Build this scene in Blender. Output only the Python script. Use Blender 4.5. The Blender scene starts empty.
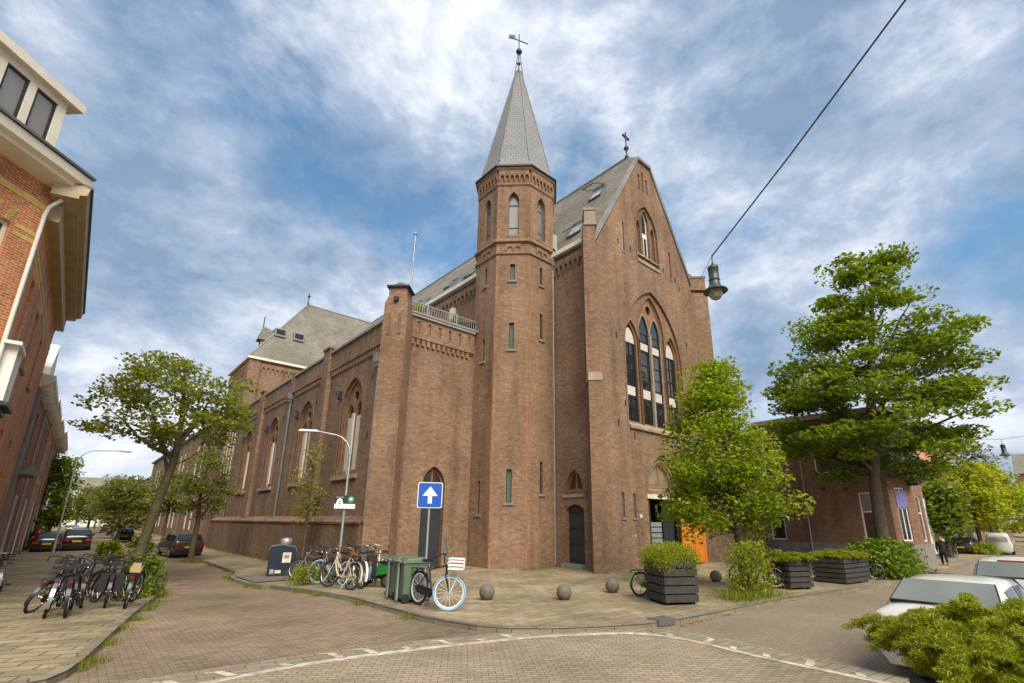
import bpy, bmesh, math, random
import numpy as np
from mathutils import Vector, Matrix
from mathutils.geometry import tessellate_polygon
sc = bpy.context.scene
COL = sc.collection
PI = math.pi
rnd = random.Random(7)

# ------------------------------------------------------------------ camera, sky, sun, exposure
RM = [[0.74194068, -0.18959171, 0.64310109], [-0.67041169, -0.19763011, 0.71518565], [0.00849713, 0.96176781, 0.27373431]]
cd = bpy.data.cameras.new('camera'); cam = bpy.data.objects.new('camera', cd); COL.objects.link(cam)
cd.sensor_width = 36.0; cd.lens = 485 * 36 / 1024
cd.shift_x = -(525 - 512) / 1024; cd.shift_y = (384 - 341.5) / 1024
cd.clip_start = 0.05; cd.clip_end = 3000
cam.matrix_world = Matrix(((RM[0][0], RM[0][1], -RM[0][2], 0), (RM[1][0], RM[1][1], -RM[1][2], 0), (RM[2][0], RM[2][1], -RM[2][2], 2.1), (0, 0, 0, 1)))
sc.camera = cam
sc.view_settings.view_transform = 'Standard'; sc.view_settings.look = 'None'
sc.view_settings.gamma = 1; sc.view_settings.use_curve_mapping = False
sc.view_settings.exposure = 1.03

SUN_EL, SUN_AZ = math.radians(46), math.radians(199)      # azimuth clockwise from +Y
sd = bpy.data.lights.new('sun', 'SUN'); sun = bpy.data.objects.new('sun', sd); COL.objects.link(sun)
sd.energy = 2.7; sd.angle = math.radians(42); sd.color = (1.0, 0.91, 0.76)
sdir = Vector((math.sin(SUN_AZ) * math.cos(SUN_EL), math.cos(SUN_AZ) * math.cos(SUN_EL), math.sin(SUN_EL)))
sun.rotation_euler = (-sdir).to_track_quat('-Z', 'Y').to_euler()

W = bpy.data.worlds.new('World'); sc.world = W; W.use_nodes = True
nt = W.node_tree; nt.nodes.clear()
def N(nt, t, **k):
    n = nt.nodes.new(t)
    for a, v in k.items():
        if a.startswith('i_'):
            key = a[2:]; key = int(key) if key.isdigit() else key.replace('_', ' ')
            n.inputs[key].default_value = v
        else: setattr(n, a, v)
    return n
def ramp(nt, stops, interp='LINEAR'):
    n = nt.nodes.new('ShaderNodeValToRGB'); r = n.color_ramp; r.interpolation = interp
    while len(r.elements) < len(stops): r.elements.new(0.5)
    for e, (p, c) in zip(r.elements, stops):
        e.position = p; e.color = (c, c, c, 1) if isinstance(c, (int, float)) else (*c, 1)
    return n
def mixc(nt, fac, a, b, blend='MIX'):
    m = nt.nodes.new('ShaderNodeMix'); m.data_type = 'RGBA'; m.blend_type = blend
    for i, v in ((0, fac), (6, a), (7, b)):
        s = m.inputs[i]
        if isinstance(v, bpy.types.NodeSocket): nt.links.new(v, s)
        elif isinstance(v, (int, float)): s.default_value = v if i == 0 else (v, v, v, 1)
        else: s.default_value = (*v, 1)
    return m.outputs[2]
SKYOFF = (5.5, 5.5, 5.5); SKYMUL = (0.62, 0.92, 0.95)
sky = N(nt, 'ShaderNodeTexSky', sky_type='NISHITA', sun_disc=False, sun_elevation=SUN_EL, sun_rotation=SUN_AZ, air_density=1.0, dust_density=0.6, ozone_density=2.0)
tc = N(nt, 'ShaderNodeTexCoord')
sep = N(nt, 'ShaderNodeSeparateXYZ'); nt.links.new(tc.outputs['Generated'], sep.inputs[0])
def mth(nt, op, a, b=None):
    m = nt.nodes.new('ShaderNodeMath'); m.operation = op
    for s, v in zip(m.inputs, (a, b)):
        if v is None: continue
        if isinstance(v, (int, float)): s.default_value = v
        else: nt.links.new(v, s)
    return m.outputs[0]
cl = N(nt, 'ShaderNodeMapping'); cl.inputs['Scale'].default_value = (1, 1, 1.55); cl.inputs['Location'].default_value = SKYOFF; nt.links.new(tc.outputs['Generated'], cl.inputs[0])
n1 = N(nt, 'ShaderNodeTexNoise', i_Scale=2.0, i_Detail=12.0, i_Roughness=0.60, i_Distortion=0.15); nt.links.new(cl.outputs[0], n1.inputs['Vector'])
n2 = N(nt, 'ShaderNodeTexNoise', i_Scale=2.9, i_Detail=12.0, i_Roughness=0.63, i_Distortion=0.15); nt.links.new(cl.outputs[0], n2.inputs['Vector'])
low = ramp(nt, [(0.0, 0.17), (0.5, 0.0)]); nt.links.new(sep.outputs[2], low.inputs[0])
cov = mth(nt, 'ADD', n1.outputs[0], low.outputs[0])
mask = ramp(nt, [(0.38, 0.15), (0.465, 0.66), (0.545, 1.0)]); nt.links.new(cov, mask.inputs[0])
brt = mth(nt, 'ADD', n2.outputs[0], mth(nt, 'MULTIPLY', low.outputs[0], 0.22))
shade = ramp(nt, [(0.38, (1.3, 1.9, 2.75)), (0.50, (2.4, 2.9, 3.7)), (0.59, (4.1, 4.4, 4.9)), (0.68, (5.8, 5.85, 5.95))]); nt.links.new(brt, shade.inputs[0])
skyb = mixc(nt, 1.0, sky.outputs[0], SKYMUL, 'MULTIPLY')
skyc = mixc(nt, mask.outputs[0], skyb, shade.outputs[0])
bg = N(nt, 'ShaderNodeBackground', i_Strength=0.1); nt.links.new(skyc, bg.inputs[0])
wo = N(nt, 'ShaderNodeOutputWorld'); nt.links.new(bg.outputs[0], wo.inputs[0])

# ------------------------------------------------------------------ terrain height
def S(t):
    t = min(1, max(0, t)); return t * t * (3 - 2 * t)
def g(x, y):
    return -0.10 - 0.35 * S((y - 13) / 11) * S((13 - x) / 4) - 0.25 * S((x - 18) / 14) * S((14 - y) / 4)

# ------------------------------------------------------------------ materials
MATS = {}
def newmat(name):
    m = bpy.data.materials.new(name); m.use_nodes = True; MATS[name] = m
    nt = m.node_tree; b = nt.nodes['Principled BSDF']; return m, nt, b
def plain(name, c, rough=0.6, c2=None, scale=3.0, metal=0.0, bump=0.0, spec=None, coat=0.0, detail=6.0):
    m, nt, b = newmat(name)
    b.inputs['Roughness'].default_value = rough; b.inputs['Metallic'].default_value = metal
    if spec is not None: b.inputs['Specular IOR Level'].default_value = spec
    if coat: b.inputs['Coat Weight'].default_value = coat; b.inputs['Coat Roughness'].default_value = 0.05
    if c2 is None: c2 = tuple(v * 0.72 for v in c)
    t = N(nt, 'ShaderNodeTexCoord'); n = N(nt, 'ShaderNodeTexNoise', i_Scale=scale, i_Detail=detail, i_Roughness=0.62)
    nt.links.new(t.outputs['Object'], n.inputs['Vector'])
    r = ramp(nt, [(0.33, 0.0), (0.67, 1.0)]); nt.links.new(n.outputs[0], r.inputs[0])
    nt.links.new(mixc(nt, r.outputs[0], c2, c), b.inputs['Base Color'])
    if bump:
        n3 = N(nt, 'ShaderNodeTexNoise', i_Scale=scale * 9, i_Detail=4.0); nt.links.new(t.outputs['Object'], n3.inputs['Vector'])
        bp = N(nt, 'ShaderNodeBump', i_Strength=bump, i_Distance=0.02); nt.links.new(n3.outputs[0], bp.inputs['Height']); nt.links.new(bp.outputs[0], b.inputs['Normal'])
    return m
def bricks(name, c1, c2, mortar, bw=0.22, rh=0.075, ms=0.008, stain=(0.55, 1.15), sscale=0.35, rough=0.85, bump=0.35, offset=0.5, moss=None, mfac=0.5, mscale=0.9, rot=0.0, wall=None):
    wall = ('brick' in name and rh < 0.09) if wall is None else wall; wall = wall and 'junction' not in name and 'asphalt' not in name
    m, nt, b = newmat(name); b.inputs['Roughness'].default_value = rough; b.inputs['Specular IOR Level'].default_value = 0.25
    uv = N(nt, 'ShaderNodeTexCoord'); mp = N(nt, 'ShaderNodeMapping'); mp.inputs['Rotation'].default_value = (0, 0, rot)
    nt.links.new(uv.outputs['UV'], mp.inputs[0]); V = mp.outputs[0]
    wn = N(nt, 'ShaderNodeTexNoise', i_Scale=1.7, i_Detail=2.0); nt.links.new(V, wn.inputs['Vector'])
    wv = N(nt, 'ShaderNodeMix', data_type='VECTOR'); wv.inputs[0].default_value = 0.012
    nt.links.new(V, wv.inputs[4]); va = N(nt, 'ShaderNodeVectorMath', operation='ADD'); nt.links.new(V, va.inputs[0]); nt.links.new(wn.outputs['Color'], va.inputs[1]); nt.links.new(va.outputs[0], wv.inputs[5])
    V2 = wv.outputs[1]
    bt = N(nt, 'ShaderNodeTexBrick', offset=offset, i_Scale=1.0, i_Mortar_Size=ms, i_Mortar_Smooth=0.2, i_Bias=0.0, i_Brick_Width=bw, i_Row_Height=rh)
    bt.inputs['Color1'].default_value = (*c1, 1); bt.inputs['Color2'].default_value = (*c2, 1); bt.inputs['Mortar'].default_value = (*mortar, 1)
    nt.links.new(V2, bt.inputs['Vector'])
    ns = N(nt, 'ShaderNodeTexNoise', i_Scale=sscale, i_Detail=8.0, i_Roughness=0.65); nt.links.new(V, ns.inputs['Vector'])
    r = ramp(nt, [(0.3, stain[0]), (0.7, stain[1])]); nt.links.new(ns.outputs[0], r.inputs[0])
    nf = N(nt, 'ShaderNodeTexNoise', i_Scale=5.5, i_Detail=5.0, i_Roughness=0.7); nt.links.new(V, nf.inputs['Vector'])
    rf = ramp(nt, [(0.25, 0.72), (0.75, 1.25)]); nt.links.new(nf.outputs[0], rf.inputs[0])
    c = mixc(nt, 1.0, bt.outputs[0], r.outputs[0], 'MULTIPLY')
    if wall:   # rain streaks and repaired, repointed patches
        ms_ = N(nt, 'ShaderNodeMapping'); ms_.inputs['Scale'].default_value = (1.1, 0.10, 1); nt.links.new(V, ms_.inputs[0])
        nk = N(nt, 'ShaderNodeTexNoise', i_Scale=1.3, i_Detail=7.0, i_Roughness=0.6); nt.links.new(ms_.outputs[0], nk.inputs['Vector'])
        rk = ramp(nt, [(0.34, 0.74), (0.5, 1.0), (0.72, 1.12)]); nt.links.new(nk.outputs[0], rk.inputs[0]); c = mixc(nt, 1.0, c, rk.outputs[0], 'MULTIPLY')
        np_ = N(nt, 'ShaderNodeTexNoise', i_Scale=0.42, i_Detail=5.0, i_Roughness=0.55, i_Distortion=0.8); nt.links.new(V, np_.inputs['Vector'])
        rp_ = ramp(nt, [(0.58, 0.0), (0.64, 0.22)]); nt.links.new(np_.outputs[0], rp_.inputs[0]); c = mixc(nt, rp_.outputs[0], c, mortar); c = mixc(nt, 1.0, c, rf.outputs[0], 'MULTIPLY')
    if moss:
        nm = N(nt, 'ShaderNodeTexNoise', i_Scale=mscale, i_Detail=9.0, i_Roughness=0.7, i_Distortion=0.4); nt.links.new(V, nm.inputs['Vector'])
        rm = ramp(nt, [(0.5, 0.0), (0.68, mfac)]); nt.links.new(nm.outputs[0], rm.inputs[0])
        c = mixc(nt, rm.outputs[0], c, moss)
    nt.links.new(c, b.inputs['Base Color'])
    if bump:
        bp = N(nt, 'ShaderNodeBump', i_Strength=bump, i_Distance=0.01, invert=True); nt.links.new(bt.outputs['Fac'], bp.inputs['Height']); nt.links.new(bp.outputs[0], b.inputs['Normal'])
    return m
def leafmat(name, cd_, cl, trans=0.35):
    m, nt, b = newmat(name); ge = N(nt, 'ShaderNodeNewGeometry')
    c = mixc(nt, ge.outputs['Random Per Island'], cd_, cl); nt.links.new(c, b.inputs['Base Color'])
    b.inputs['Roughness'].default_value = 0.55; b.inputs['Specular IOR Level'].default_value = 0.3
    tr = N(nt, 'ShaderNodeBsdfTranslucent'); nt.links.new(mixc(nt, 1.0, c, (1.5, 1.4, 0.6), 'MULTIPLY'), tr.inputs[0])
    mx = N(nt, 'ShaderNodeMixShader', i_0=trans); nt.links.new(b.outputs[0], mx.inputs[1]); nt.links.new(tr.outputs[0], mx.inputs[2])
    nt.links.new(mx.outputs[0], nt.nodes['Material Output'].inputs[0]); return m
def glass(name, c=(0.02, 0.025, 0.03), rough=0.06, c2=None):
    return plain(name, c, rough, c2 or tuple(v * 0.5 for v in c), 0.8, spec=0.8)

bricks('church_brick', (0.290, 0.170, 0.102), (0.182, 0.103, 0.062), (0.245, 0.182, 0.122), stain=(0.66, 1.18), sscale=0.28)
bricks('plinth_brick', (0.27, 0.158, 0.098), (0.18, 0.102, 0.062), (0.21, 0.16, 0.115), stain=(0.70, 1.15), sscale=0.5, moss=(0.13, 0.12, 0.05), mfac=0.35)
bricks('tower_brick', (0.295, 0.172, 0.102), (0.195, 0.109, 0.064), (0.245, 0.182, 0.122), stain=(0.72, 1.2), sscale=0.3)
bricks('quoin_brick', (0.335, 0.172, 0.090), (0.27, 0.135, 0.07), (0.26, 0.175, 0.11), stain=(0.7, 1.15), sscale=0.8)
bricks('orange_brick', (0.29, 0.148, 0.075), (0.21, 0.105, 0.055), (0.24, 0.172, 0.115), stain=(0.65, 1.2), sscale=0.9)
bricks('house_brick', (0.62, 0.175, 0.045), (0.47, 0.115, 0.030), (0.52, 0.41, 0.27), bw=0.23, rh=0.082, ms=0.014, stain=(0.8, 1.12), sscale=0.6)
bricks('row_brick', (0.42, 0.18, 0.10), (0.31, 0.125, 0.07), (0.26, 0.2, 0.15), stain=(0.7, 1.15))
bricks('annex_brick', (0.29, 0.155, 0.095), (0.21, 0.108, 0.068), (0.23, 0.17, 0.12), stain=(0.75, 1.15))
bricks('yellow_brick', (0.72, 0.50, 0.13), (0.60, 0.40, 0.09), (0.5, 0.4, 0.22), stain=(0.8, 1.1), sscale=0.8)
bricks('slate', (0.25, 0.228, 0.190), (0.180, 0.164, 0.136), (0.13, 0.12, 0.10), bw=0.3, rh=0.16, ms=0.012, stain=(0.72, 1.2), sscale=0.35, moss=(0.16, 0.14, 0.06), mfac=0.35, bump=0.5)
bricks('spire_slate', (0.25, 0.25, 0.252), (0.225, 0.225, 0.228), (0.165, 0.165, 0.168), bw=0.32, rh=0.22, ms=0.02, stain=(0.88, 1.12), sscale=0.5, bump=0.6)
bricks('red_tile', (0.22, 0.1, 0.06), (0.15, 0.07, 0.045), (0.08, 0.05, 0.04), bw=0.25, rh=0.3, ms=0.02)
bricks('clinker', (0.315, 0.228, 0.155), (0.215, 0.150, 0.102), (0.13, 0.105, 0.065), bw=0.21, rh=0.075, ms=0.010, stain=(0.6, 1.28), sscale=0.4, moss=(0.15, 0.135, 0.055), mfac=0.30, mscale=0.8, bump=0.6)
bricks('junction_brick', (0.345, 0.272, 0.188), (0.27, 0.21, 0.142), (0.17, 0.132, 0.086), bw=0.21, rh=0.105, ms=0.010, stain=(0.7, 1.2), sscale=0.45, bump=0.5, rot=0.62)
bricks('band_brick', (0.29, 0.245, 0.175), (0.23, 0.19, 0.135), (0.13, 0.108, 0.075), bw=0.42, rh=0.21, ms=0.012, stain=(0.8, 1.14), sscale=0.5, bump=0.5, rot=0.15)
bricks('asphalt_brick', (0.26, 0.203, 0.142), (0.225, 0.174, 0.121), (0.17, 0.131, 0.09), bw=0.21, rh=0.07, ms=0.007, stain=(0.8, 1.15), sscale=0.25, bump=0.25)
bricks('slabs', (0.34, 0.270, 0.175), (0.25, 0.195, 0.122), (0.12, 0.102, 0.048), bw=0.45, rh=0.3, ms=0.012, stain=(0.52, 1.3), sscale=0.45, moss=(0.165, 0.135, 0.055), mfac=0.5, mscale=0.7, bump=0.4)
bricks('left_slabs', (0.34, 0.265, 0.165), (0.235, 0.185, 0.115), (0.10, 0.088, 0.04), bw=0.6, rh=0.3, ms=0.016, stain=(0.52, 1.3), sscale=0.6, moss=(0.15, 0.12, 0.045), mfac=0.5, mscale=0.8, bump=0.5, rot=0.35)
bricks('kerb_stone', (0.26, 0.225, 0.165), (0.2, 0.17, 0.12), (0.07, 0.065, 0.04), bw=1.0, rh=0.5, ms=0.012, stain=(0.65, 1.2), sscale=0.9, moss=(0.13, 0.12, 0.05), mfac=0.45)
plain('white_paint_road', (0.62, 0.57, 0.46), 0.8, (0.30, 0.25, 0.18), 4.0)
plain('cream', (0.80, 0.74, 0.60), 0.5, (0.68, 0.62, 0.48), 1.5)
plain('white', (0.78, 0.76, 0.70), 0.5, (0.66, 0.63, 0.56), 1.5)
plain('white_shutter', (0.60, 0.55, 0.47), 0.6, (0.48, 0.44, 0.37), 1.5)
plain('stone', (0.34, 0.27, 0.19), 0.85, (0.22, 0.17, 0.12), 2.5, bump=0.3)
plain('grey_stone', (0.25, 0.23, 0.20), 0.85, (0.16, 0.15, 0.13), 2.0, bump=0.3)
plain('stucco', (0.26, 0.24, 0.20), 0.9, (0.17, 0.155, 0.13), 0.9, bump=0.3)
plain('lead', (0.31, 0.30, 0.285), 0.75, (0.21, 0.205, 0.195), 1.2, spec=0.2)
plain('lead_dark', (0.13, 0.13, 0.13), 0.6, (0.08, 0.08, 0.08), 1.2)
plain('zinc', (0.19, 0.185, 0.175), 0.6, (0.13, 0.128, 0.12), 2.0, metal=0.2)
plain('galv', (0.42, 0.43, 0.43), 0.45, (0.30, 0.31, 0.31), 3.0, metal=0.5)
plain('iron', (0.02, 0.02, 0.02), 0.5)
plain('anthracite', (0.030, 0.033, 0.037), 0.55, (0.020, 0.022, 0.025), 2.0)
plain('orange_door', (0.62, 0.20, 0.012), 0.45, (0.52, 0.15, 0.008), 2.0)
plain('timber', (0.30, 0.14, 0.05), 0.7, (0.2, 0.085, 0.03), 3.0)
plain('soffit', (0.46, 0.36, 0.22), 0.7, (0.36, 0.27, 0.15), 2.0)
plain('concrete', (0.17, 0.145, 0.115), 0.9, (0.105, 0.09, 0.072), 6.0, bump=0.5)
plain('soil', (0.04, 0.028, 0.018), 0.95)
plain('tar_wood', (0.050, 0.044, 0.040), 0.75, (0.028, 0.025, 0.023), 4.0, bump=0.3)
plain('bark', (0.115, 0.088, 0.052), 0.9, (0.055, 0.043, 0.027), 5.0, bump=0.8)
plain('bark_green', (0.10, 0.085, 0.03), 0.9, (0.05, 0.04, 0.02), 4.0, bump=0.8)
plain('rubber', (0.015, 0.015, 0.016), 0.75)
plain('rubber_blue', (0.30, 0.47, 0.62), 0.6)
plain('chrome', (0.55, 0.55, 0.55), 0.25, (0.42, 0.42, 0.42), 4.0, metal=0.9)
plain('black_paint', (0.016, 0.016, 0.018), 0.35)
plain('cream_paint', (0.60, 0.53, 0.36), 0.4)
plain('grey_paint', (0.14, 0.15, 0.16), 0.4)
plain('blue_paint', (0.09, 0.15, 0.21), 0.4)
plain('green_paint', (0.14, 0.42, 0.03), 0.4)
plain('scooter_green', (0.02, 0.26, 0.05), 0.3, coat=0.6)
plain('orange_paint', (0.62, 0.24, 0.01), 0.4)
plain('leather', (0.30, 0.10, 0.02), 0.5)
plain('red_plastic', (0.50, 0.01, 0.01), 0.3)
plain('red_dark', (0.22, 0.012, 0.012), 0.25)
plain('wicker', (0.42, 0.29, 0.15), 0.8)
plain('bin_green', (0.115, 0.165, 0.100), 0.55, (0.09, 0.13, 0.08), 2.0)
plain('bin_grey', (0.24, 0.25, 0.24), 0.5)
plain('navy', (0.012, 0.017, 0.040), 0.45, (0.008, 0.011, 0.027), 2.0)
plain('sticker', (0.70, 0.66, 0.56), 0.6)
plain('sign_blue', (0.008, 0.085, 0.42), 0.4, (0.007, 0.07, 0.36), 2.0)
plain('sign_white', (0.80, 0.80, 0.78), 0.4, (0.72, 0.72, 0.7), 2.0)
plain('sign_green', (0.05, 0.32, 0.10), 0.5)
plain('purple', (0.24, 0.22, 0.52), 0.6)
plain('car_white', (0.60, 0.575, 0.51), 0.3, (0.55, 0.525, 0.46), 1.0, coat=0.7)
plain('car_grey', (0.055, 0.050, 0.046), 0.3, (0.045, 0.042, 0.038), 1.0, coat=0.8)
plain('car_black', (0.012, 0.012, 0.014), 0.25, coat=0.9)
plain('car_silver', (0.32, 0.33, 0.35), 0.3, coat=0.7)
plain('car_blue', (0.03, 0.05, 0.12), 0.3, coat=0.7)
plain('plate_yellow', (0.75, 0.45, 0.01), 0.5)
glass('glass', (0.022, 0.025, 0.028)); glass('glass_light', (0.20, 0.21, 0.21), 0.12); glass('curtain', (0.30, 0.28, 0.24), 0.3)
glass('car_glass', (0.17, 0.185, 0.165), 0.05, (0.12, 0.13, 0.115)); glass('green_glass', (0.10, 0.13, 0.085), 0.2, (0.07, 0.09, 0.06)); glass('tan_glass', (0.30, 0.27, 0.19), 0.3); glass('sky_glass', (0.5, 0.53, 0.56), 0.1)
glass('brown_glass', (0.05, 0.036, 0.022), 0.25); glass('belfry_glass', (0.19, 0.18, 0.155), 0.35, (0.15, 0.14, 0.12))
glass('dormer_glass', (0.25, 0.23, 0.21), 0.25, (0.21, 0.195, 0.175))
m, nt_, b_ = newmat('lamp_globe'); b_.inputs['Base Color'].default_value = (0.75, 0.70, 0.5, 1); b_.inputs['Roughness'].default_value = 0.08; b_.inputs['Transmission Weight'].default_value = 0.75; b_.inputs['IOR'].default_value = 1.2
plain('lamp_green', (0.045, 0.065, 0.055), 0.4, (0.03, 0.042, 0.036), 5.0)
plain('lamp_bowl', (0.5, 0.5, 0.47), 0.3)
plain('skin', (0.50, 0.30, 0.20), 0.6); plain('hair_blond', (0.34, 0.18, 0.07), 0.7); plain('cloth_black', (0.012, 0.012, 0.013), 0.9); plain('bag', (0.45, 0.40, 0.37), 0.7)
plain('flower', (0.6, 0.62, 0.5), 0.7)
leafmat('leaf_big', (0.070, 0.125, 0.012), (0.250, 0.325, 0.032), 0.48); leafmat('leaf_mid', (0.130, 0.195, 0.012), (0.330, 0.400, 0.028), 0.48)
leafmat('leaf_lean', (0.115, 0.155, 0.024), (0.300, 0.320, 0.060), 0.5); leafmat('leaf_small', (0.105, 0.135, 0.032), (0.245, 0.260, 0.07), 0.5)
leafmat('leaf_sapling', (0.16, 0.17, 0.03), (0.35, 0.34, 0.07), 0.48); leafmat('leaf_juniper', (0.115, 0.155, 0.008), (0.40, 0.43, 0.022), 0.38)
leafmat('leaf_hedge', (0.08, 0.14, 0.012), (0.23, 0.33, 0.03)); leafmat('leaf_yellow', (0.22, 0.26, 0.015), (0.44, 0.47, 0.04), 0.45)
leafmat('leaf_far', (0.11, 0.135, 0.04), (0.235, 0.25, 0.08), 0.5); leafmat('grass', (0.10, 0.13, 0.012), (0.27, 0.28, 0.03)); leafmat('leaf_bush', (0.095, 0.145, 0.02), (0.24, 0.31, 0.045), 0.42); leafmat('weed_leaf', (0.14, 0.19, 0.012), (0.33, 0.38, 0.03), 0.42)
plain('dead_leaf', (0.42, 0.24, 0.03), 0.8)

# ------------------------------------------------------------------ mesh building
ORG = {}
def uvbox(me):
    n = len(me.polygons)
    if n == 0: return
    nl = len(me.loops); co = np.empty(len(me.vertices) * 3); me.vertices.foreach_get('co', co); co = co.reshape(-1, 3)
    li = np.empty(nl, int); me.loops.foreach_get('vertex_index', li)
    no = np.empty(n * 3); me.polygons.foreach_get('normal', no); no = no.reshape(-1, 3)
    tot = np.empty(n, int); me.polygons.foreach_get('loop_total', tot)
    nn = np.repeat(no, tot, axis=0); p = co[li]
    flat = np.abs(nn[:, 2]) > 0.93
    t = np.stack([-nn[:, 1], nn[:, 0], np.zeros(nl)], 1); L = np.linalg.norm(t, axis=1); L[L < 1e-6] = 1; t /= L[:, None]
    sgn = np.where(np.abs(t[:, 0]) > np.abs(t[:, 1]) * 0.999, np.sign(t[:, 0]), np.sign(t[:, 1])); sgn[sgn == 0] = 1; t *= sgn[:, None]
    bt = np.cross(nn, t); bt *= np.where(bt[:, 2] < 0, -1, 1)[:, None]
    u = np.where(flat, p[:, 0], (p * t).sum(1)); v = np.where(flat, p[:, 1], (p * bt).sum(1))
    uvl = me.uv_layers.new(name='UVMap'); uvl.data.foreach_set('uv', np.stack([u, v], 1).ravel())
class MB:
    def __init__(s): s.v = []; s.f = []; s.sm = []; s.pc = []
    def add(s, vs, fs, smooth=False):
        o = len(s.v); s.pc.append((o, len(s.f), len(vs), len(fs))); s.v.extend([tuple(p) for p in vs]); s.f.extend([tuple(o + i for i in f) for f in fs]); s.sm.extend([smooth] * len(fs)); return s
    def box(s, x0, x1, y0, y1, z0, z1):
        return s.add([(x, y, z) for z in (z0, z1) for y in (y0, y1) for x in (x0, x1)], [(0, 2, 3, 1), (4, 5, 7, 6), (0, 1, 5, 4), (2, 6, 7, 3), (0, 4, 6, 2), (1, 3, 7, 5)])
    def obox(s, c, d, rz=0.0, taper=1.0, rx=0.0, ry=0.0):
        M_ = Matrix.Rotation(rz, 3, 'Z') @ Matrix.Rotation(ry, 3, 'Y') @ Matrix.Rotation(rx, 3, 'X'); c = Vector(c); vs = []
        for k in (-1, 1):
            t = taper if k > 0 else 1
            for j in (-1, 1):
                for i in (-1, 1): vs.append(c + M_ @ Vector((i * d[0] / 2 * t, j * d[1] / 2 * t, k * d[2] / 2)))
        return s.add(vs, [(0, 2, 3, 1), (4, 5, 7, 6), (0, 1, 5, 4), (2, 6, 7, 3), (0, 4, 6, 2), (1, 3, 7, 5)])
    def tube(s, pts, r, n=8, cap=True, smooth=True):
        pts = [Vector(p) for p in pts]; m = len(pts); rs = r if isinstance(r, (list, tuple)) else [r] * m
        T = [((pts[min(i + 1, m - 1)] - pts[max(i - 1, 0)]).normalized()) for i in range(m)]
        a = Vector((0, 0, 1)) if abs(T[0].z) < 0.9 else Vector((1, 0, 0)); U = T[0].cross(a).normalized(); vs = []
        for i in range(m):
            U = (U - T[i] * U.dot(T[i])); U = U.normalized() if U.length > 1e-6 else T[i].orthogonal().normalized(); B = T[i].cross(U)
            for k in range(n):
                q = 2 * PI * k / n; vs.append(pts[i] + (U * math.cos(q) + B * math.sin(q)) * rs[i])
        fs = [(i * n + k, i * n + (k + 1) % n, (i + 1) * n + (k + 1) % n, (i + 1) * n + k) for i in range(m - 1) for k in range(n)]
        s.add(vs, fs, smooth)
        if cap: s.add(vs[:n], [tuple(range(n))[::-1]]); s.add(vs[-n:], [tuple(range(n))])
        return s
    def lathe(s, prof, c=(0, 0, 0), n=16, smooth=True):
        vs = [(c[0] + r * math.cos(2 * PI * k / n), c[1] + r * math.sin(2 * PI * k / n), c[2] + z) for r, z in prof for k in range(n)]
        fs = [(i * n + k, i * n + (k + 1) % n, (i + 1) * n + (k + 1) % n, (i + 1) * n + k) for i in range(len(prof) - 1) for k in range(n)]
        return s.add(vs, fs, smooth)
    def prism(s, poly, z0, z1, F=None):
        n = len(poly); vs = [(x, y, z0) for x, y in poly] + [(x, y, z1) for x, y in poly]
        if F: vs = [F(*p) for p in vs]
        return s.add(vs, [tuple(range(n))[::-1], tuple(range(n, 2 * n))] + [(i, (i + 1) % n, n + (i + 1) % n, n + i) for i in range(n)])
    def panel(s, F, outer, holes, w0, w1):
        """slab between depth w0 (front) and w1 with holes; F maps (u, v, w) to 3D"""
        loops = [outer] + list(holes); flat = [p for l in loops for p in l]
        tri = tessellate_polygon([[Vector((u, v, 0)) for u, v in l] for l in loops]); n = len(flat)
        vs = [F(u, v, w0) for u, v in flat] + [F(u, v, w1) for u, v in flat]
        fs = [tuple(t) for t in tri] + [tuple(i + n for i in t[::-1]) for t in tri]; o = 0
        for l in loops:
            k = len(l); fs += [(o + i, o + (i + 1) % k, n + o + (i + 1) % k, n + o + i) for i in range(k)]; o += k
        return s.add(vs, fs)
    def fbox(s, F, u0, u1, v0, v1, w0, w1):
        return s.prism([(u0, v0), (u1, v0), (u1, v1), (u0, v1)], w0, w1, F)
    def each(s, name, mat, parent):
        """every added piece as a part of its own"""
        for vo, fo, nv, nf in s.pc:
            m = MB(); m.add(s.v[vo:vo + nv], [tuple(i - vo for i in f) for f in s.f[fo:fo + nf]], s.sm[fo]); m.build(name, mat, parent)
    def build(s, name, mat, parent=None, recalc=True):
        me = bpy.data.meshes.new(name); me.from_pydata(s.v, [], s.f)
        if recalc:
            bm = bmesh.new(); bm.from_mesh(me); bmesh.ops.recalc_face_normals(bm, faces=bm.faces); bm.to_mesh(me); bm.free()
        me.polygons.foreach_set('use_smooth', s.sm); me.update(); uvbox(me)
        if parent is not None and parent.name in ORG:
            o = ORG[parent.name]; me.transform(Matrix.Translation(-o))
        me.materials.append(MATS[mat]); ob = bpy.data.objects.new(name, me); COL.objects.link(ob)
        if parent is not None:
            ob.parent = parent
            if parent.name in ORG: ORG[ob.name] = ORG[parent.name]
        return ob
def tag(o, label=None, cat=None, group=None, kind=None):
    for k, v in (('label', label), ('category', cat), ('group', group), ('kind', kind)):
        if v: o[k] = v
    return o
def thing(name, label, cat, loc=None, group=None):
    """an Empty at the thing's base; loc given: parts are built in world coordinates round it"""
    o = bpy.data.objects.new(name, None); COL.objects.link(o); o.empty_display_size = 0.2
    if loc is not None: o.location = loc; ORG[o.name] = Vector(loc)
    return tag(o, label, cat, group)
def place(o, loc, rz=0.0, lean=0.0):
    o.location = loc; o.rotation_euler = (lean, 0, rz)
def frameF(o, ud, nd):
    o = Vector(o); ud = Vector((*ud, 0)).normalized(); nd = Vector((*nd, 0)).normalized()
    return lambda u, v, w: (o.x + ud.x * u + nd.x * w, o.y + ud.y * u + nd.y * w, o.z + v)
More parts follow.
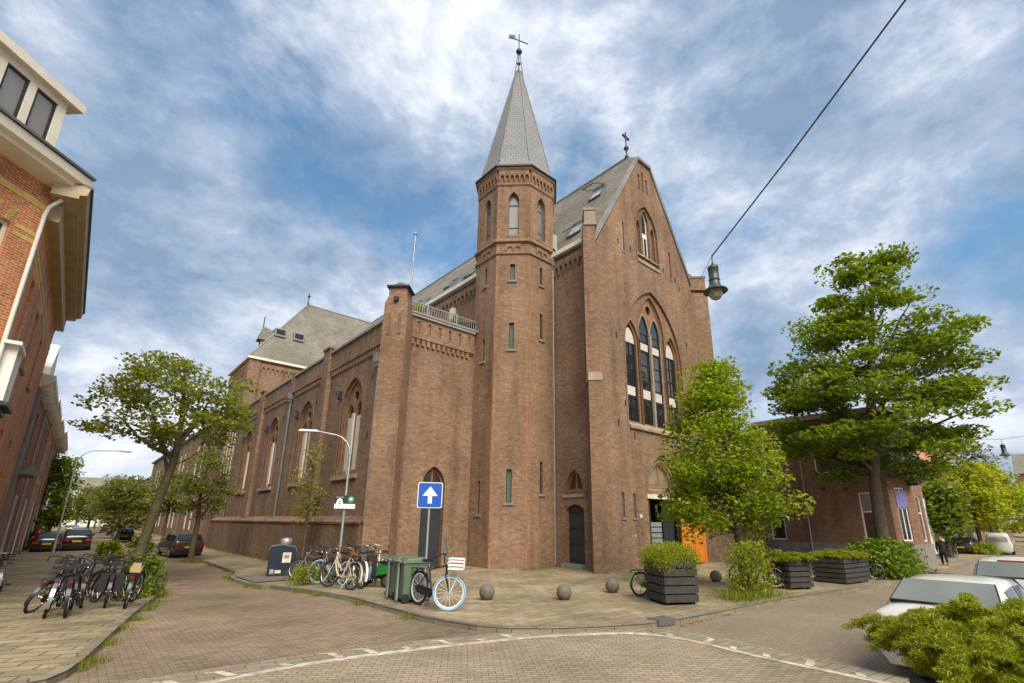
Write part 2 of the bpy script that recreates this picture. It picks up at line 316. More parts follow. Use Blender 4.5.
def lancet(uc, w, v0, vs, va, n=9):
    h = va - vs; r = (h * h + w * w / 4) / w; cx = w / 2 - r; a1 = math.atan2(h, -cx)
    R = [(uc + cx + r * math.cos(a1 * i / n), vs + r * math.sin(a1 * i / n)) for i in range(n + 1)]
    return [(uc - w / 2, v0), (uc + w / 2, v0)] + R + [(2 * uc - x, y) for x, y in R[-2::-1]]
def rect(u0, u1, v0, v1): return [(u0, v0), (u1, v0), (u1, v1), (u0, v1)]
def inset(poly, d):
    c = len(poly); out = []
    A = sum(poly[i][0] * poly[(i + 1) % c][1] - poly[(i + 1) % c][0] * poly[i][1] for i in range(c)); sg = 1 if A > 0 else -1
    for i in range(c):
        p0, p1, p2 = Vector(poly[i - 1]), Vector(poly[i]), Vector(poly[(i + 1) % c]); e1 = (p1 - p0).normalized(); e2 = (p2 - p1).normalized()
        n1 = Vector((-e1.y, e1.x)) * sg; n2 = Vector((-e2.y, e2.x)) * sg; b = n1 + n2
        b = b / max(0.35, 1 + n1.dot(n2)); out.append((p1.x + b.x * d, p1.y + b.y * d))
    return out

# ------------------------------------------------------------------ the setting: ground, roads, pavements, kerbs, markings
CUTX = [9, 10, 11, 12, 13, 18, 20, 22, 24, 26, 28, 30, 32, 45, 60]; CUTY = [10, 11, 12, 13, 14, 15, 16, 17, 18, 19, 20, 21, 22, 23, 24, 40, 60]
def sheet(name, poly, dz, mat, kind='structure'):
    bm = bmesh.new(); bm.faces.new([bm.verts.new((x, y, 0)) for x, y in poly])
    x0, x1 = min(p[0] for p in poly), max(p[0] for p in poly); y0, y1 = min(p[1] for p in poly), max(p[1] for p in poly)
    for c in CUTX:
        if x0 < c < x1: bmesh.ops.bisect_plane(bm, geom=bm.verts[:] + bm.edges[:] + bm.faces[:], plane_co=(c, 0, 0), plane_no=(1, 0, 0))
    for c in CUTY:
        if y0 < c < y1: bmesh.ops.bisect_plane(bm, geom=bm.verts[:] + bm.edges[:] + bm.faces[:], plane_co=(0, c, 0), plane_no=(0, 1, 0))
    for v in bm.verts: v.co.z = g(v.co.x, v.co.y) + dz
    bmesh.ops.triangulate(bm, faces=bm.faces[:]); bmesh.ops.recalc_face_normals(bm, faces=bm.faces[:])
    me = bpy.data.meshes.new(name); bm.to_mesh(me); bm.free(); uvbox(me); me.materials.append(MATS[mat])
    o = bpy.data.objects.new(name, me); COL.objects.link(o); return tag(o, kind=kind)
def dens(path, d=1.0):
    out = [path[0]]
    for a, b in zip(path, path[1:]):
        L = math.hypot(b[0] - a[0], b[1] - a[1]); n = max(1, int(L / d)) if L < 60 else 12
        out += [(a[0] + (b[0] - a[0]) * i / n, a[1] + (b[1] - a[1]) * i / n) for i in range(1, n + 1)]
    return out
def offs(path, d):
    out = []
    for i in range(len(path)):
        a, b = path[max(i - 1, 0)], path[min(i + 1, len(path) - 1)]; L = math.hypot(b[0] - a[0], b[1] - a[1])
        out.append((path[i][0] - (b[1] - a[1]) / L * d, path[i][1] + (b[0] - a[0]) / L * d))
    return out
def strip(mb, path, w0, w1, z0, z1):
    """swept rectangular section between offsets w0, w1 and heights z0, z1 above the terrain"""
    A, B = offs(path, w0), offs(path, w1); n = len(path); vs = []
    for a, b in zip(A, B):
        ga, gb = g(*a), g(*b); vs += [(*a, ga + z0), (*a, ga + z1), (*b, gb + z1), (*b, gb + z0)]
    fs = [(i * 4 + k, i * 4 + (k + 1) % 4, i * 4 + 4 + (k + 1) % 4, i * 4 + 4 + k) for i in range(n - 1) for k in range(4)]
    return mb.add(vs, fs + [(0, 1, 2, 3), (n * 4 - 4, n * 4 - 3, n * 4 - 2, n * 4 - 1)])
sheet('ground', [(-500, -300), (700, -300), (700, 800), (-500, 800)], -0.06, 'asphalt_brick')
JB = [(0.2, 9.4), (1.3, 9.4), (3.2, 9.25), (5.0, 9.05), (6.4, 8.7), (7.2, 8.05), (8.2, 7.55), (9.6, 6.75)]          # inner edge of the patterned band
sheet('street', [(0.0, 9.4), (1.3, 9.4), (3.2, 9.25), (5.0, 9.05), (6.9, 8.45), (6.9, 300), (-2.2, 300), (-2.2, 9.4)], 0.0, 'clinker')
sheet('junction', [(-40, 9.4), (1.3, 9.4), (3.2, 9.25), (5.0, 9.05), (6.9, 8.5), (8.2, 7.6), (9.95, 6.7), (10.1, 5.2), (9.95, 3.8), (9.75, 2.4), (9.7, -40), (-40, -40)], 0.012, 'junction_brick')
sheet('road', [(9.6, 8), (300, 8), (300, -6), (9.5, -6), (9.5, 6)], 0.0, 'asphalt_brick')
# the lighter band of slabs round the plateau, and its white line with ticks
line = [(-6, 8.35), (-1, 8.45), (1.5, 8.55), (2.6, 8.66), (3.6, 8.62), (4.7, 8.42), (6.2, 8.05), (7.2, 7.72), (8.0, 7.35), (8.7, 6.92), (9.15, 6.55), (9.36, 5.9), (9.36, 5.2), (9.2, 4.4), (9.16, 3.5), (9.14, 2.66), (9.1, 0), (9.1, -6)]
def smoothp(p, it=2):
    for _ in range(it):
        q = [p[0]]
        for a, b in zip(p, p[1:]): q += [(a[0] * .75 + b[0] * .25, a[1] * .75 + b[1] * .25), (a[0] * .25 + b[0] * .75, a[1] * .25 + b[1] * .75)]
        p = q + [p[-1]]
    return p
lp = smoothp(line)
tag(strip(MB(), lp, 0.02, 0.60, 0.010, 0.020).build('slab_band', 'band_brick'), kind='structure')
ml = MB(); strip(ml, lp, -0.07, 0.06, 0.016, 0.026)
ld = dens(lp, 0.2); acc = 0.0; rr = random.Random(3)
for i in range(1, len(ld) - 1):
    acc += math.hypot(ld[i][0] - ld[i - 1][0], ld[i][1] - ld[i - 1][1])
    if acc > 0.54:
        acc = 0; a = ld[i]; b = ld[i + 1]; L = math.hypot(b[0] - a[0], b[1] - a[1]); t = ((b[0] - a[0]) / L, (b[1] - a[1]) / L); nrm = (-t[1], t[0])
        if not (-2.5 < a[0] < 9.9) or a[1] < 0: continue
        if 7.2 < a[0] < 9.3 and a[1] > 6.3: continue
        f = lambda u, v: (a[0] + t[0] * u + nrm[0] * v, a[1] + t[1] * u + nrm[1] * v)
        lg = 1.0 if rr.random() < 0.6 else 0.55; q = [f(-0.06, 0.03), f(0.08, 0.03), f(-0.04, 0.44 * lg), f(-0.16, 0.43 * lg)]; q2 = [f(-0.15, 0.42 * lg), f(-0.06, 0.45 * lg), f(-0.24, 0.50 * lg), f(-0.29, 0.46 * lg)]
        for qq in (q, q2): ml.add([(x, y, g(x, y) + 0.026) for x, y in qq], [(0, 1, 2, 3)])
tag(ml.build('road_marking', 'white_paint_road'), kind='structure')
KER = smoothp([(6.45, 300), (6.45, 63), (6.62, 28.5), (6.1, 26.4), (5.7, 25.8), (5.75, 21.6), (6.2, 20.6), (6.42, 15), (6.42, 11.65), (6.46, 10.2), (6.92, 8.55), (7.85, 7.75), (8.8, 7.25), (9.85, 6.78), (11.5, 6.6), (13.1, 6.55), (14.8, 6.5), (16.4, 6.4), (18, 6.15), (21.5, 5.8), (28.6, 5.7), (36, 5.6), (60, 5.6), (300, 5.6)], 1)
KER = dens(KER, 1.2)
sheet('church_pavement', KER + [(300, 60), (60, 150), (60, 300)], 0.12, 'slabs')
tag(strip(MB(), KER, -0.07, 0.10, -0.05, 0.135).build('church_kerb', 'kerb_stone'), kind='structure')
LKER = dens(smoothp([(-9, 9.75), (-2, 9.75), (0.05, 9.75), (0.36, 10.3), (0.82, 12.4), (1.55, 16), (2.35, 20), (2.75, 22.5), (2.9, 25), (2.6, 26.8), (0.9, 27.6), (-0.15, 28.4), (-0.2, 31), (-0.2, 300)], 1), 1.0)
sheet('left_pavement', LKER + [(-60, 300), (-60, 9.75)], 0.10, 'left_slabs')
tag(strip(MB(), LKER, -0.10, 0.08, -0.05, 0.112).build('left_kerb', 'kerb_stone'), kind='structure')
t_ = MB(); t_.fbox(frameF((10.0, 6.62, 0), (1, -0.12), (0.12, 1)), 0, 0.55, -0.08, 0.05, 0.05, 0.4); 
inl = t_.build('kerb_inlet', 'lead_dark'); tag(inl, 'dark iron kerb inlet let into the kerb before the planter', 'drain')

# ------------------------------------------------------------------ the church
CH = thing('church', 'large brown brick Gothic church with octagonal corner tower and slate spire', 'church', (18, 19, 0))
GY = 14.5
FG = frameF((0, GY, 0), (1, 0), (0, -1))          # gable front: u = X, w outward (-Y)
FA = lambda X: frameF((X, 0, 0), (0, 1), (-1, 0))  # walls facing -X: u = Y
def window(F, poly, w, pane_mat, frame_mat, parent, name='window', bars=(), fw=0.07, fd=0.07, pw=None):
    """frame ring on poly set at depth w with a pane behind; bars: (u0,u1,v0,v1) pieces of the frame"""
    m = MB(); m.panel(F, poly, [inset(poly, fw)], w, w - fd)
    for b in bars: m.fbox(F, *b, w - 0.004, w - fd + 0.006)
    o = m.build(name, frame_mat, parent)
    MB().panel(F, inset(poly, fw * 0.4), [], w - fd * 0.55, w - fd * 0.9).build('pane', pane_mat, o)
    return o
def surround(F, poly, th, w0, w1, mat, parent, name='arch_surround'):
    return MB().panel(F, poly, [inset(poly, th)], w0, w1).build(name, mat, parent)
# gable
UC = 22.97
gab = [(18.0, -0.4), (28.2, -0.4), (28.2, 16.5), (23.72, 24.48), (22.5, 24.48), (18.0, 16.5)]
bigarch = lancet(UC, 5.6, 6.95, 11.2, 15.25); topw = lancet(UC, 2.25, 17.1, 19.3, 21.1)
door_arch = lancet(23.1, 3.15, 3.5, 3.75, 5.65); door_open = rect(21.5, 24.65, -0.2, 3.3)
slits = [rect(19.3, 19.52, 2.35, 3.5), rect(20.2, 20.42, 2.35, 3.5), rect(20.42, 20.62, 17.0, 18.9), rect(25.35, 25.55, 17.0, 18.9), rect(22.42, 22.58, 22.2, 23.3), rect(22.84, 23.0, 22.2, 23.65), rect(23.26, 23.42, 22.2, 23.3)]
L1 = MB(); L1.panel(FG, gab, [bigarch, topw, door_arch, door_open] + slits, 0.0, -0.11)
lan = [lancet(20.95, 1.35, 7.1, 11.5, 12.95), lancet(UC - 0.03, 2.5, 7.1, 12.7, 14.95), lancet(24.95, 1.35, 7.1, 11.5, 12.95)]
toph = [lancet(UC - 0.03, 0.72, 17.55, 20.0, 20.85), lancet(UC - 0.78, 0.4, 17.55, 19.4, 19.9), lancet(UC + 0.72, 0.4, 17.55, 19.4, 19.9)]
L1.panel(FG, [(18.02, -0.4), (28.18, -0.4), (28.18, 16.48), (23.7, 24.46), (22.52, 24.46), (18.02, 16.48)], lan + toph + [inset(door_arch, 0.16), inset(door_open, -0.02)[:0] or rect(21.52, 24.63, -0.2, 3.28)], -0.112, -0.40)
gw = L1.build('gable_wall', 'church_brick', CH)
sb = MB()
for s in slits: sb.panel(FG, inset(s, -0.02), [], -0.095, -0.108)
sb.each('slit_back', 'lead_dark', gw)
ss = MB()
for x in (19.41, 20.31): ss.fbox(FG, x - 0.17, x + 0.17, 2.25, 2.34, -0.05, 0.05)
for x in (20.52, 25.45): ss.fbox(FG, x - 0.13, x + 0.13, 16.9, 16.99, -0.05, 0.04)
ss.each('slit_sill', 'grey_stone', gw)
ss = MB(); ss.fbox(FG, 20.43, 20.47, 17.0, 18.9, -0.09, -0.02); ss.build('slit_trim', 'white', gw)
for a, th in ((bigarch, 0.09),): surround(FG, inset(a, -0.09), 0.09, 0.03, -0.02, 'church_brick', CH, 'relieving_arch')
for p in lan:
    surround(FG, inset(p, -0.10), 0.10, -0.09, -0.125, 'orange_brick', CH); surround(FG, inset(p, 0.003), 0.12, -0.22, -0.38, 'orange_brick', CH)
for k in (0, 2):
    uc = (20.95, 0, 24.95)[k]; op = inset(lan[k], 0.13)
    bars = [(uc - 0.52, uc + 0.52, v, v + 0.06) for v in (7.95, 8.5, 9.25, 10.1, 10.9, 11.6)] + [(uc - 0.03, uc + 0.03, 7.3, 12.0)]
    wn = window(FG, op, -0.30, 'glass', 'iron', CH, bars=bars, fw=0.05)
    MB().fbox(FG, uc - 0.36, uc + 0.36, 8.66, 9.16, -0.295, -0.34).build('spandrel_panel', 'white_shutter', wn)
    MB().panel(FG, lancet(uc, 0.95, 11.66, 11.72, 12.55), [], -0.293, -0.34).build('top_panel', 'white_shutter', wn)
ctr = inset(lan[1], 0.13)
for du in (-0.56, 0.56):
    uc = UC - 0.03 + du; op = lancet(uc, 0.98, 7.15, 12.55, 13.7)
    surround(FG, inset(op, -0.07), 0.07, -0.24, -0.36, 'stone', CH, 'lancet_tracery')
    wn = window(FG, op, -0.29, 'glass', 'iron', CH, bars=[(uc - 0.46, uc + 0.46, v, v + 0.05) for v in (8.5, 9.25, 9.9, 10.6, 11.4, 12.0, 12.5)], fw=0.05)
    MB().fbox(FG, uc - 0.34, uc + 0.34, 8.66, 9.16, -0.28, -0.34).build('spandrel_panel', 'white_shutter', wn)
    MB().fbox(FG, uc - 0.34, uc + 0.34, 11.5, 11.92, -0.28, -0.34).build('spandrel_panel', 'white_shutter', wn)
MB().fbox(FG, UC - 0.12, UC + 0.06, 7.1, 12.6, -0.17, -0.40).build('mullion', 'stone', CH)
hd = MB(); hd.panel(FG, ctr, [inset(lancet(UC - 0.59, 1.1, 7.1, 12.55, 13.75), 0.0), inset(lancet(UC + 0.53, 1.1, 7.1, 12.55, 13.75), 0.0), [(UC - 0.03 + 0.27 * math.cos(a * PI / 5), 14.12 + 0.3 * math.sin(a * PI / 5)) for a in range(10)]], -0.25, -0.36); hd.build('tracery_head', 'orange_brick', CH)
MB().fbox(FG, UC - 0.5, UC + 0.5, 13.7, 14.6, -0.37, -0.39).build('pane', 'glass', CH)
MB().add([FG(20.2, 6.75, 0), FG(25.75, 6.75, 0), FG(25.75, 6.75, 0.12), FG(20.2, 6.75, 0.12), FG(20.2, 7.12, -0.12), FG(25.75, 7.12, -0.12), FG(25.75, 6.9, 0.12), FG(20.2, 6.9, 0.12)], [(0, 1, 2, 3), (3, 2, 6, 7), (7, 6, 5, 4), (0, 3, 7, 4), (1, 5, 6, 2), (0, 4, 5, 1)]).build('sill', 'stone', CH)
MB().fbox(FG, UC - 1.15, UC + 1.15, 16.9, 17.1, 0.06, -0.15).build('sill', 'stone', CH)
for p, k in zip(toph, range(3)):
    surround(FG, inset(p, -0.08), 0.08, -0.05, -0.125, 'church_brick', CH)
surround(FG, inset(topw, -0.08), 0.08, 0.03, -0.02, 'church_brick', CH)
[MB().panel(FG, p, [], -0.26, -0.3).build('blind_light', 'church_brick', CH) for p in toph[1:]]
window(FG, toph[0], -0.22, 'glass', 'white', CH, bars=[(UC - 0.4, UC + 0.4, 19.0, 19.3), (UC - 0.05, UC, 17.5, 19.0)], fw=0.06)
MB().fbox(FG, UC - 1.1, UC + 1.1, 17.42, 17.52, 0.0, -0.13).build('sill', 'stone', CH)
# entrance
surround(FG, inset(door_arch, -0.14), 0.14, 0.03, -0.02, 'church_brick', CH)
for k in range(3): surround(FG, inset(door_arch, 0.05 + 0.16 * k), 0.13, -0.10 - 0.1 * k, -0.30 - 0.1 * k, ('church_brick', 'stone', 'church_brick')[k], CH)
fan = inset(door_arch, 0.5)
window(FG, fan, -0.38, 'tan_glass', 'timber', CH, name='fanlight', bars=[(23.02, 23.18, 3.9, 5.3)], fw=0.1)
MB().fbox(FG, 21.35, 24.8, 3.3, 3.52, 0.07, -0.5).build('lintel', 'sticker', CH)
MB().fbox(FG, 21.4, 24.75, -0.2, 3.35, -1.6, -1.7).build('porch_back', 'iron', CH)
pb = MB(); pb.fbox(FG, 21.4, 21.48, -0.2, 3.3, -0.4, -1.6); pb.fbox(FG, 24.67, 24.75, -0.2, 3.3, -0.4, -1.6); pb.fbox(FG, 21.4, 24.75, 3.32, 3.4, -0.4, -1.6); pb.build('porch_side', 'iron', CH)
lv = MB()
for k in range(5): lv.fbox(FG, 22.0, 23.0, 0.85 + k * 0.27, 1.07 + k * 0.27, -0.3, -0.35)
lv.build('louvre_panel', 'bin_grey', CH)
def leaf(F, w, h, mat, name):
    o = MB().fbox(F, 0, w, 0.12, h, 0, -0.06).build(name, mat, CH)
    m = MB()
    for (a, b) in ((0.12, 1.1), (1.22, 2.0), (2.1, h - 0.12)):
        for q in (0.1, w / 2 + 0.04): m.panel(F, rect(q, q + w / 2 - 0.14, a + 0.05, b), [inset(rect(q, q + w / 2 - 0.14, a + 0.05, b), 0.04)], 0.025, 0.002)
    m.build('panelling', mat, o); return o
od = frameF((24.32, GY - 0.06, 0), (1.0, -0.32), (-0.32, -1.0)); 
leaf(od, 1.62, 2.95, 'orange_door', 'open_door')
leaf(frameF((21.52, GY - 0.05, 0), (0.30, 0.95), (0.95, -0.3)), 1.0, 3.1, 'anthracite', 'open_door')
leaf(frameF((23.15, GY + 0.3, 0), (1.0, 0.0), (0, -1.0)), 1.0, 3.2, 'anthracite', 'inner_door')
MB().fbox(FG, 20.68, 20.88, 2.35, 2.52, 0.02, 0).build('plaque', 'sticker', CH); MB().fbox(FG, 20.18, 20.3, 1.45, 1.57, 0.02, 0).build('doorbell', 'yellow_brick', CH)
ah = MB()
for u, v in ((19.45, 11.6), (20.0, 17.45), (21.15, 17.4), (19.95, 8.0), (26.6, 12.9), (24.55, 17.3), (26.3, 16.6), (19.3, 6.9), (20.6, 6.4), (26.7, 9.6), (25.9, 17.1)): ah.fbox(FG, u - 0.035, u + 0.035, v - 0.16, v + 0.16, 0.03, 0.001)
ah.each('wall_anchor', 'iron', CH)
MB().fbox(FG, 20.28, 20.42, 5.2, 6.75, 0.002, -0.02).build('rust_streak', 'orange_brick', CH)
# side wall of the gable block (faces -X) with the small dark door
SX = 18.0; FS = FA(SX)
sdoor = rect(15.75, 16.92, -0.2, 2.75) ; sdoor = [(15.75, -0.2), (16.92, -0.2), (16.92, 2.72), (16.62, 2.9), (16.33, 2.95), (16.05, 2.9), (15.75, 2.72)]
niche = lancet(16.34, 1.12, 3.6, 3.62, 4.62)
MB().panel(FS, rect(14.95, 20.5, -0.4, 16.9), [sdoor, niche], 0, -0.35).build('side_wall', 'church_brick', CH)
dw = MB().panel(FS, inset(sdoor, 0.01), [], -0.2, -0.26).build('side_door', 'anthracite', CH)
m = MB()
for k in range(4): m.fbox(FS, 15.8, 16.88, 0.35 + 0.72 * k, 0.41 + 0.72 * k, -0.185, -0.2)
m.each('hinge_strap', 'iron', dw)
MB().panel(FS, niche, [], -0.25, -0.3).build('niche_panel', 'brown_glass', CH); surround(FS, inset(niche, -0.07), 0.07, 0.02, -0.03, 'church_brick', CH)
window(FS, inset(niche, 0.02), -0.16, 'brown_glass', 'timber', CH, name='niche_window', bars=[(16.30, 16.38, 3.6, 4.5)])
MB().fbox(FS, 15.65, 17.1, 3.28, 3.42, 0.06, 0).build('sill', 'stone', CH); MB().fbox(FS, 15.7, 17.0, -0.02, 0.22, 0.3, -0.2).build('door_step', 'grey_stone', CH)
def frieze(F, u0, u1, v0, v1, d, mat, parent, pitch=0.42, name='arcade_frieze'):
    """band of little corbel arches under an eave"""
    m = MB(); n = max(1, int(round((u1 - u0) / pitch))); p = (u1 - u0) / n; h = v1 - v0
    out = [(u0, v1), (u1, v1)]
    holes = []
    m.fbox(F, u0, u1, v1 - h * 0.3, v1, d, 0)
    for i in range(n):
        a = u0 + i * p; m.panel(F, [(a, v1 - h * 0.3), (a, v0 + h * .25), (a + p * 0.12, v0), (a + p * 0.24, v0 + h * .25), (a + p * .3, v1 - h * 0.5), (a + p * .62, v1 - h * .36), (a + p * .94, v1 - h * 0.5), (a + p, v0 + h * .3), (a + p, v1 - h * 0.3)], [], d * 0.95, 0)
    return m.build(name, mat, parent)
frieze(FS, 14.9, 17.8, 15.55, 16.4, 0.14, 'tower_brick', CH, 0.36)
MB().fbox(FS, 14.9, 20.5, 16.4, 16.75, 0.1, 0).build('cornice', 'church_brick', CH); MB().fbox(FS, 14.85, 18.0, 16.75, 17.02, 0.28, -0.3).build('gutter', 'cream', CH)
# diagonal buttresses at the gable corners
for cx, sg in ((17.52, -1), (28.42, 1)):
    b = MB(); a = PI / 4 * (1 if sg < 0 else -1)
    c = (cx, GY - (0.02 if sg < 0 else 0.2))
    b.obox((c[0], c[1], 4.1), (0.66, 1.25, 9.0), -a); b.obox((c[0] - sg * -0.06, c[1] + 0.06, 12.7), (0.62, 1.05, 8.4), -a)
    bo = b.build('corner_buttress', 'church_brick', CH)
    b = MB(); b.obox((c[0], c[1], 8.75), (0.70, 1.32, 0.42), -a, 0.9); b.build('buttress_offset', 'stone', bo)
    b = MB(); b.obox((c[0] + sg * -0.06, c[1] + 0.06, 17.1), (0.67, 1.1, 0.1), -a); b.obox((c[0] + sg * -0.06, c[1] + 0.06, 17.55), (0.60, 1.02, 0.8), -a); b.obox((c[0] + sg * -0.06, c[1] + 0.06, 18.0), (0.68, 1.1, 0.14), -a); b.build('pinnacle', 'stone' if sg < 0 else 'church_brick', bo)
b = MB(); b.obox((17.29, 13.97, 8.75), (0.26, 0.02, 0.26), -PI / 4); b.build('wall_lamp', 'sticker', CH)
# roofs
def roof(name, pts, faces, mat, th=0.18):
    m = MB(); m.add(pts, faces); return m.build(name, mat, CH)
RZ, RX = 25.6, 23.1
fe = 16.85; sl = (RZ - fe) / (RX - 17.95)
def rp(x, y, s=sl): return (x, y, RZ - s * abs(RX - x))
y0 = GY - 0.12; y1 = 20.6; hx = RX - 0.68; hz = RZ - sl * 0.68
fr = MB(); o_ = 0.06
fr.add([(17.8, y0, RZ - sl * 5.3), (hx, y0, hz), (RX, y0 + 1.2, RZ), (RX, y1, RZ), (17.8, y1, RZ - sl * 5.3), (28.4, y0, RZ - sl * 5.3), (2 * RX - hx, y0, hz), (28.4, y1, RZ - sl * 5.3)], [(0, 1, 2, 3, 4), (5, 7, 3, 2, 6), (1, 6, 2)])
fr.build('front_roof', 'slate', CH)
vg = MB()
for s in (-1, 1):
    d = lambda x: RX + s * (RX - x) * -1 if s > 0 else x
    P = [(17.75, RZ - sl * 5.35), (hx, hz)]
    a, b = P; X = (lambda x: x) if s < 0 else (lambda x: 2 * RX - x)
    n_ = (-(b[1] - a[1]), (b[0] - a[0])); L = math.hypot(*n_); n_ = (n_[0] / L, n_[1] / L)
    for (o0, o1, w0, w1) in ((-0.10, 0.02, 0.10, -0.25),):
        q = [(a[0] + n_[0] * o0, a[1] + n_[1] * o0), (b[0] + n_[0] * o0, b[1] + n_[1] * o0), (b[0] + n_[0] * o1, b[1] + n_[1] * o1), (a[0] + n_[0] * o1, a[1] + n_[1] * o1)]
        vg.prism([(X(u), v) for u, v in q], w0, w1, FG)
vg.prism([(hx - 0.02, hz - 0.1), (2 * RX - hx + 0.02, hz - 0.1), (2 * RX - hx, hz + 0.1), (hx, hz + 0.1)], 0.15, -0.2, FG)
vg.build('verge', 'lead', CH)
ne = 18.85; sn = (RZ - ne) / (RX - 18.0)
nr = MB(); nr.add([(17.85, y1, RZ - sn * 5.25), (RX, y1, RZ), (RX, 60, RZ), (17.85, 60, RZ - sn * 5.25), (28.35, y1, RZ - sn * 5.25), (28.35, 60, RZ - sn * 5.25), (18.2, y1, 16.9), (28, y1, 16.9)], [(0, 1, 2, 3), (4, 5, 2, 1), (0, 1, 4, 7, 6)]); nr.build('nave_roof', 'slate', CH)
rd = MB(); rd.tube([(RX, y0 + 1.2, RZ + 0.03), (RX, 60, RZ + 0.03)], 0.1, 6); rd.build('ridge', 'lead', CH)
MB().fbox(FA(18.0), 20.6, 53, 10, 18.5, 0, -0.3).build('nave_wall', 'church_brick', CH)
frieze(FA(18.0), 20.8, 50, 17.1, 18.1, 0.14, 'tower_brick', CH, 0.5); MB().fbox(FA(18.0), 20.6, 52, 18.45, 18.72, 0.32, -0.3).build('gutter', 'cream', CH)
MB().box(28, 28.3, 14.6, 53, 0, 18.4).build('nave_wall', 'church_brick', CH)
nb = MB()
for y in (27.8,): nb.obox((17.9, y, 15.9), (0.5, 0.55, 2.3), 0, 0.75)
nb.build('buttress_cap', 'cream', CH)
def skylight(y, x, s, w=0.9, l=1.3, openang=0.0):
    n_ = Vector((-s, 0, 1)).normalized(); up = Vector((1, 0, s)).normalized(); c = Vector((x, y, RZ - s * (RX - x)))
    F = lambda u, v, ww: tuple(c + Vector((0, 1, 0)) * u + up * v + n_ * ww)
    r_ = rect(-w / 2, w / 2, -l / 2, l / 2); m = MB(); m.panel(F, r_, [inset(r_, 0.08)], 0.12, -0.05); o = m.build('skylight', 'lead_dark', CH)
    MB().panel(F, inset(r_, 0.05), [], 0.085, 0.06).build('pane', 'sky_glass', o)
    if openang:
        up2 = Vector((math.cos(openang) * up.x - math.sin(openang) * n_.x * -1, 0, up.z * math.cos(openang) + n_.z * math.sin(openang)))
        top = c + up * l / 2 + n_ * 0.14; dn = (-up * math.cos(openang) + n_ * math.sin(openang))
        F2 = lambda u, v, ww: tuple(top + Vector((0, 1, 0)) * u + dn * v + n_ * ww)
        MB().panel(F2, rect(-w / 2, w / 2, 0, l), [inset(rect(-w / 2, w / 2, 0, l), 0.07)], 0.05, 0.0).build('sash', 'lead_dark', o)
skylight(16.8, 21.25, sl, 1.0, 1.25, 0.6); skylight(16.75, 19.15, sl, 1.1, 1.3, 0.25)
for y, x in ((30.5, 19.3), (27.0, 18.95), (36.1, 19.3), (27.9, 18.45), (43.5, 19.6), (33.2, 18.5)): skylight(y, x, sn)
fl = MB(); fl.add([(17.9, 17.9, 17.0), (19.4, 18.6, 19.4), (18.0, 19.0, 19.6), (17.6, 18.6, 19.4)], [(0, 1, 2), (0, 2, 3)]); fl.add([(18.0, 17.3, 17.1), (19.6, 18.9, 19.7), (19.0, 19.2, 19.9), (18.2, 19.0, 19.3)], [(0, 1, 2, 3)]); fl.build('saddle_flashing', 'lead', CH)
fi = MB(); fi.lathe([(0.0, 0), (0.14, 0), (0.14, 0.1), (0.05, 0.3), (0.05, 0.6), (0.17, 0.75), (0.17, 0.85), (0.05, 1.0), (0.04, 1.5)], (RX, y0 + 1.3, RZ), 10); fi.tube([(RX, y0 + 1.3, RZ + 1.4), (RX, y0 + 1.3, RZ + 2.1)], 0.06, 6); fi.box(RX - 0.35, RX + 0.35, y0 + 1.25, y0 + 1.35, RZ + 1.65, RZ + 1.77); fi.build('finial', 'iron', CH)
# downpipes
def pipe(pts, r=0.07, mat='zinc', hopper=None, parent=None):
    m = MB(); m.tube(pts, r, 8)
    if hopper: m.obox(hopper, (0.34, 0.36, 0.45), 0, 1.15); m.obox((hopper[0], hopper[1], hopper[2] - 0.3), (0.2, 0.2, 0.25), 0, 1.5)
    return m.build('downpipe', mat, parent or CH)
pipe([(17.88, 17.6, 0.1), (17.88, 17.6, 16.3)], 0.085, 'galv', (17.84, 17.6, 16.45))

# narthex front (faces -Y) between corner turret and tower
NY = 20.5; FN = frameF((0, NY, 0), (1, 0), (0, -1)); AX = 9.85
nd = [(11.98, -0.4), (13.22, -0.4)] + lancet(12.6, 1.24, -0.4, 3.75, 4.65)[2:]
MB().panel(FN, rect(AX, 18, -0.4, 11.45), [nd], 0, -0.4).build('narthex_wall', 'church_brick', CH)
surround(FN, inset(nd, -0.1), 0.1, 0.02, -0.02, 'church_brick', CH)
MB().fbox(FN, 12.0, 13.2, -0.1, 2.95, -0.2, -0.26).build('narthex_door', 'anthracite', CH); MB().fbox(FN, 11.95, 13.25, 2.95, 3.4, -0.12, -0.3).build('lintel', 'church_brick', CH)
window(FN, lancet(12.6, 1.2, 3.4, 3.75, 4.6), -0.18, 'brown_glass', 'timber', CH, name='fanlight', bars=[(12.56, 12.64, 3.4, 4.5)])
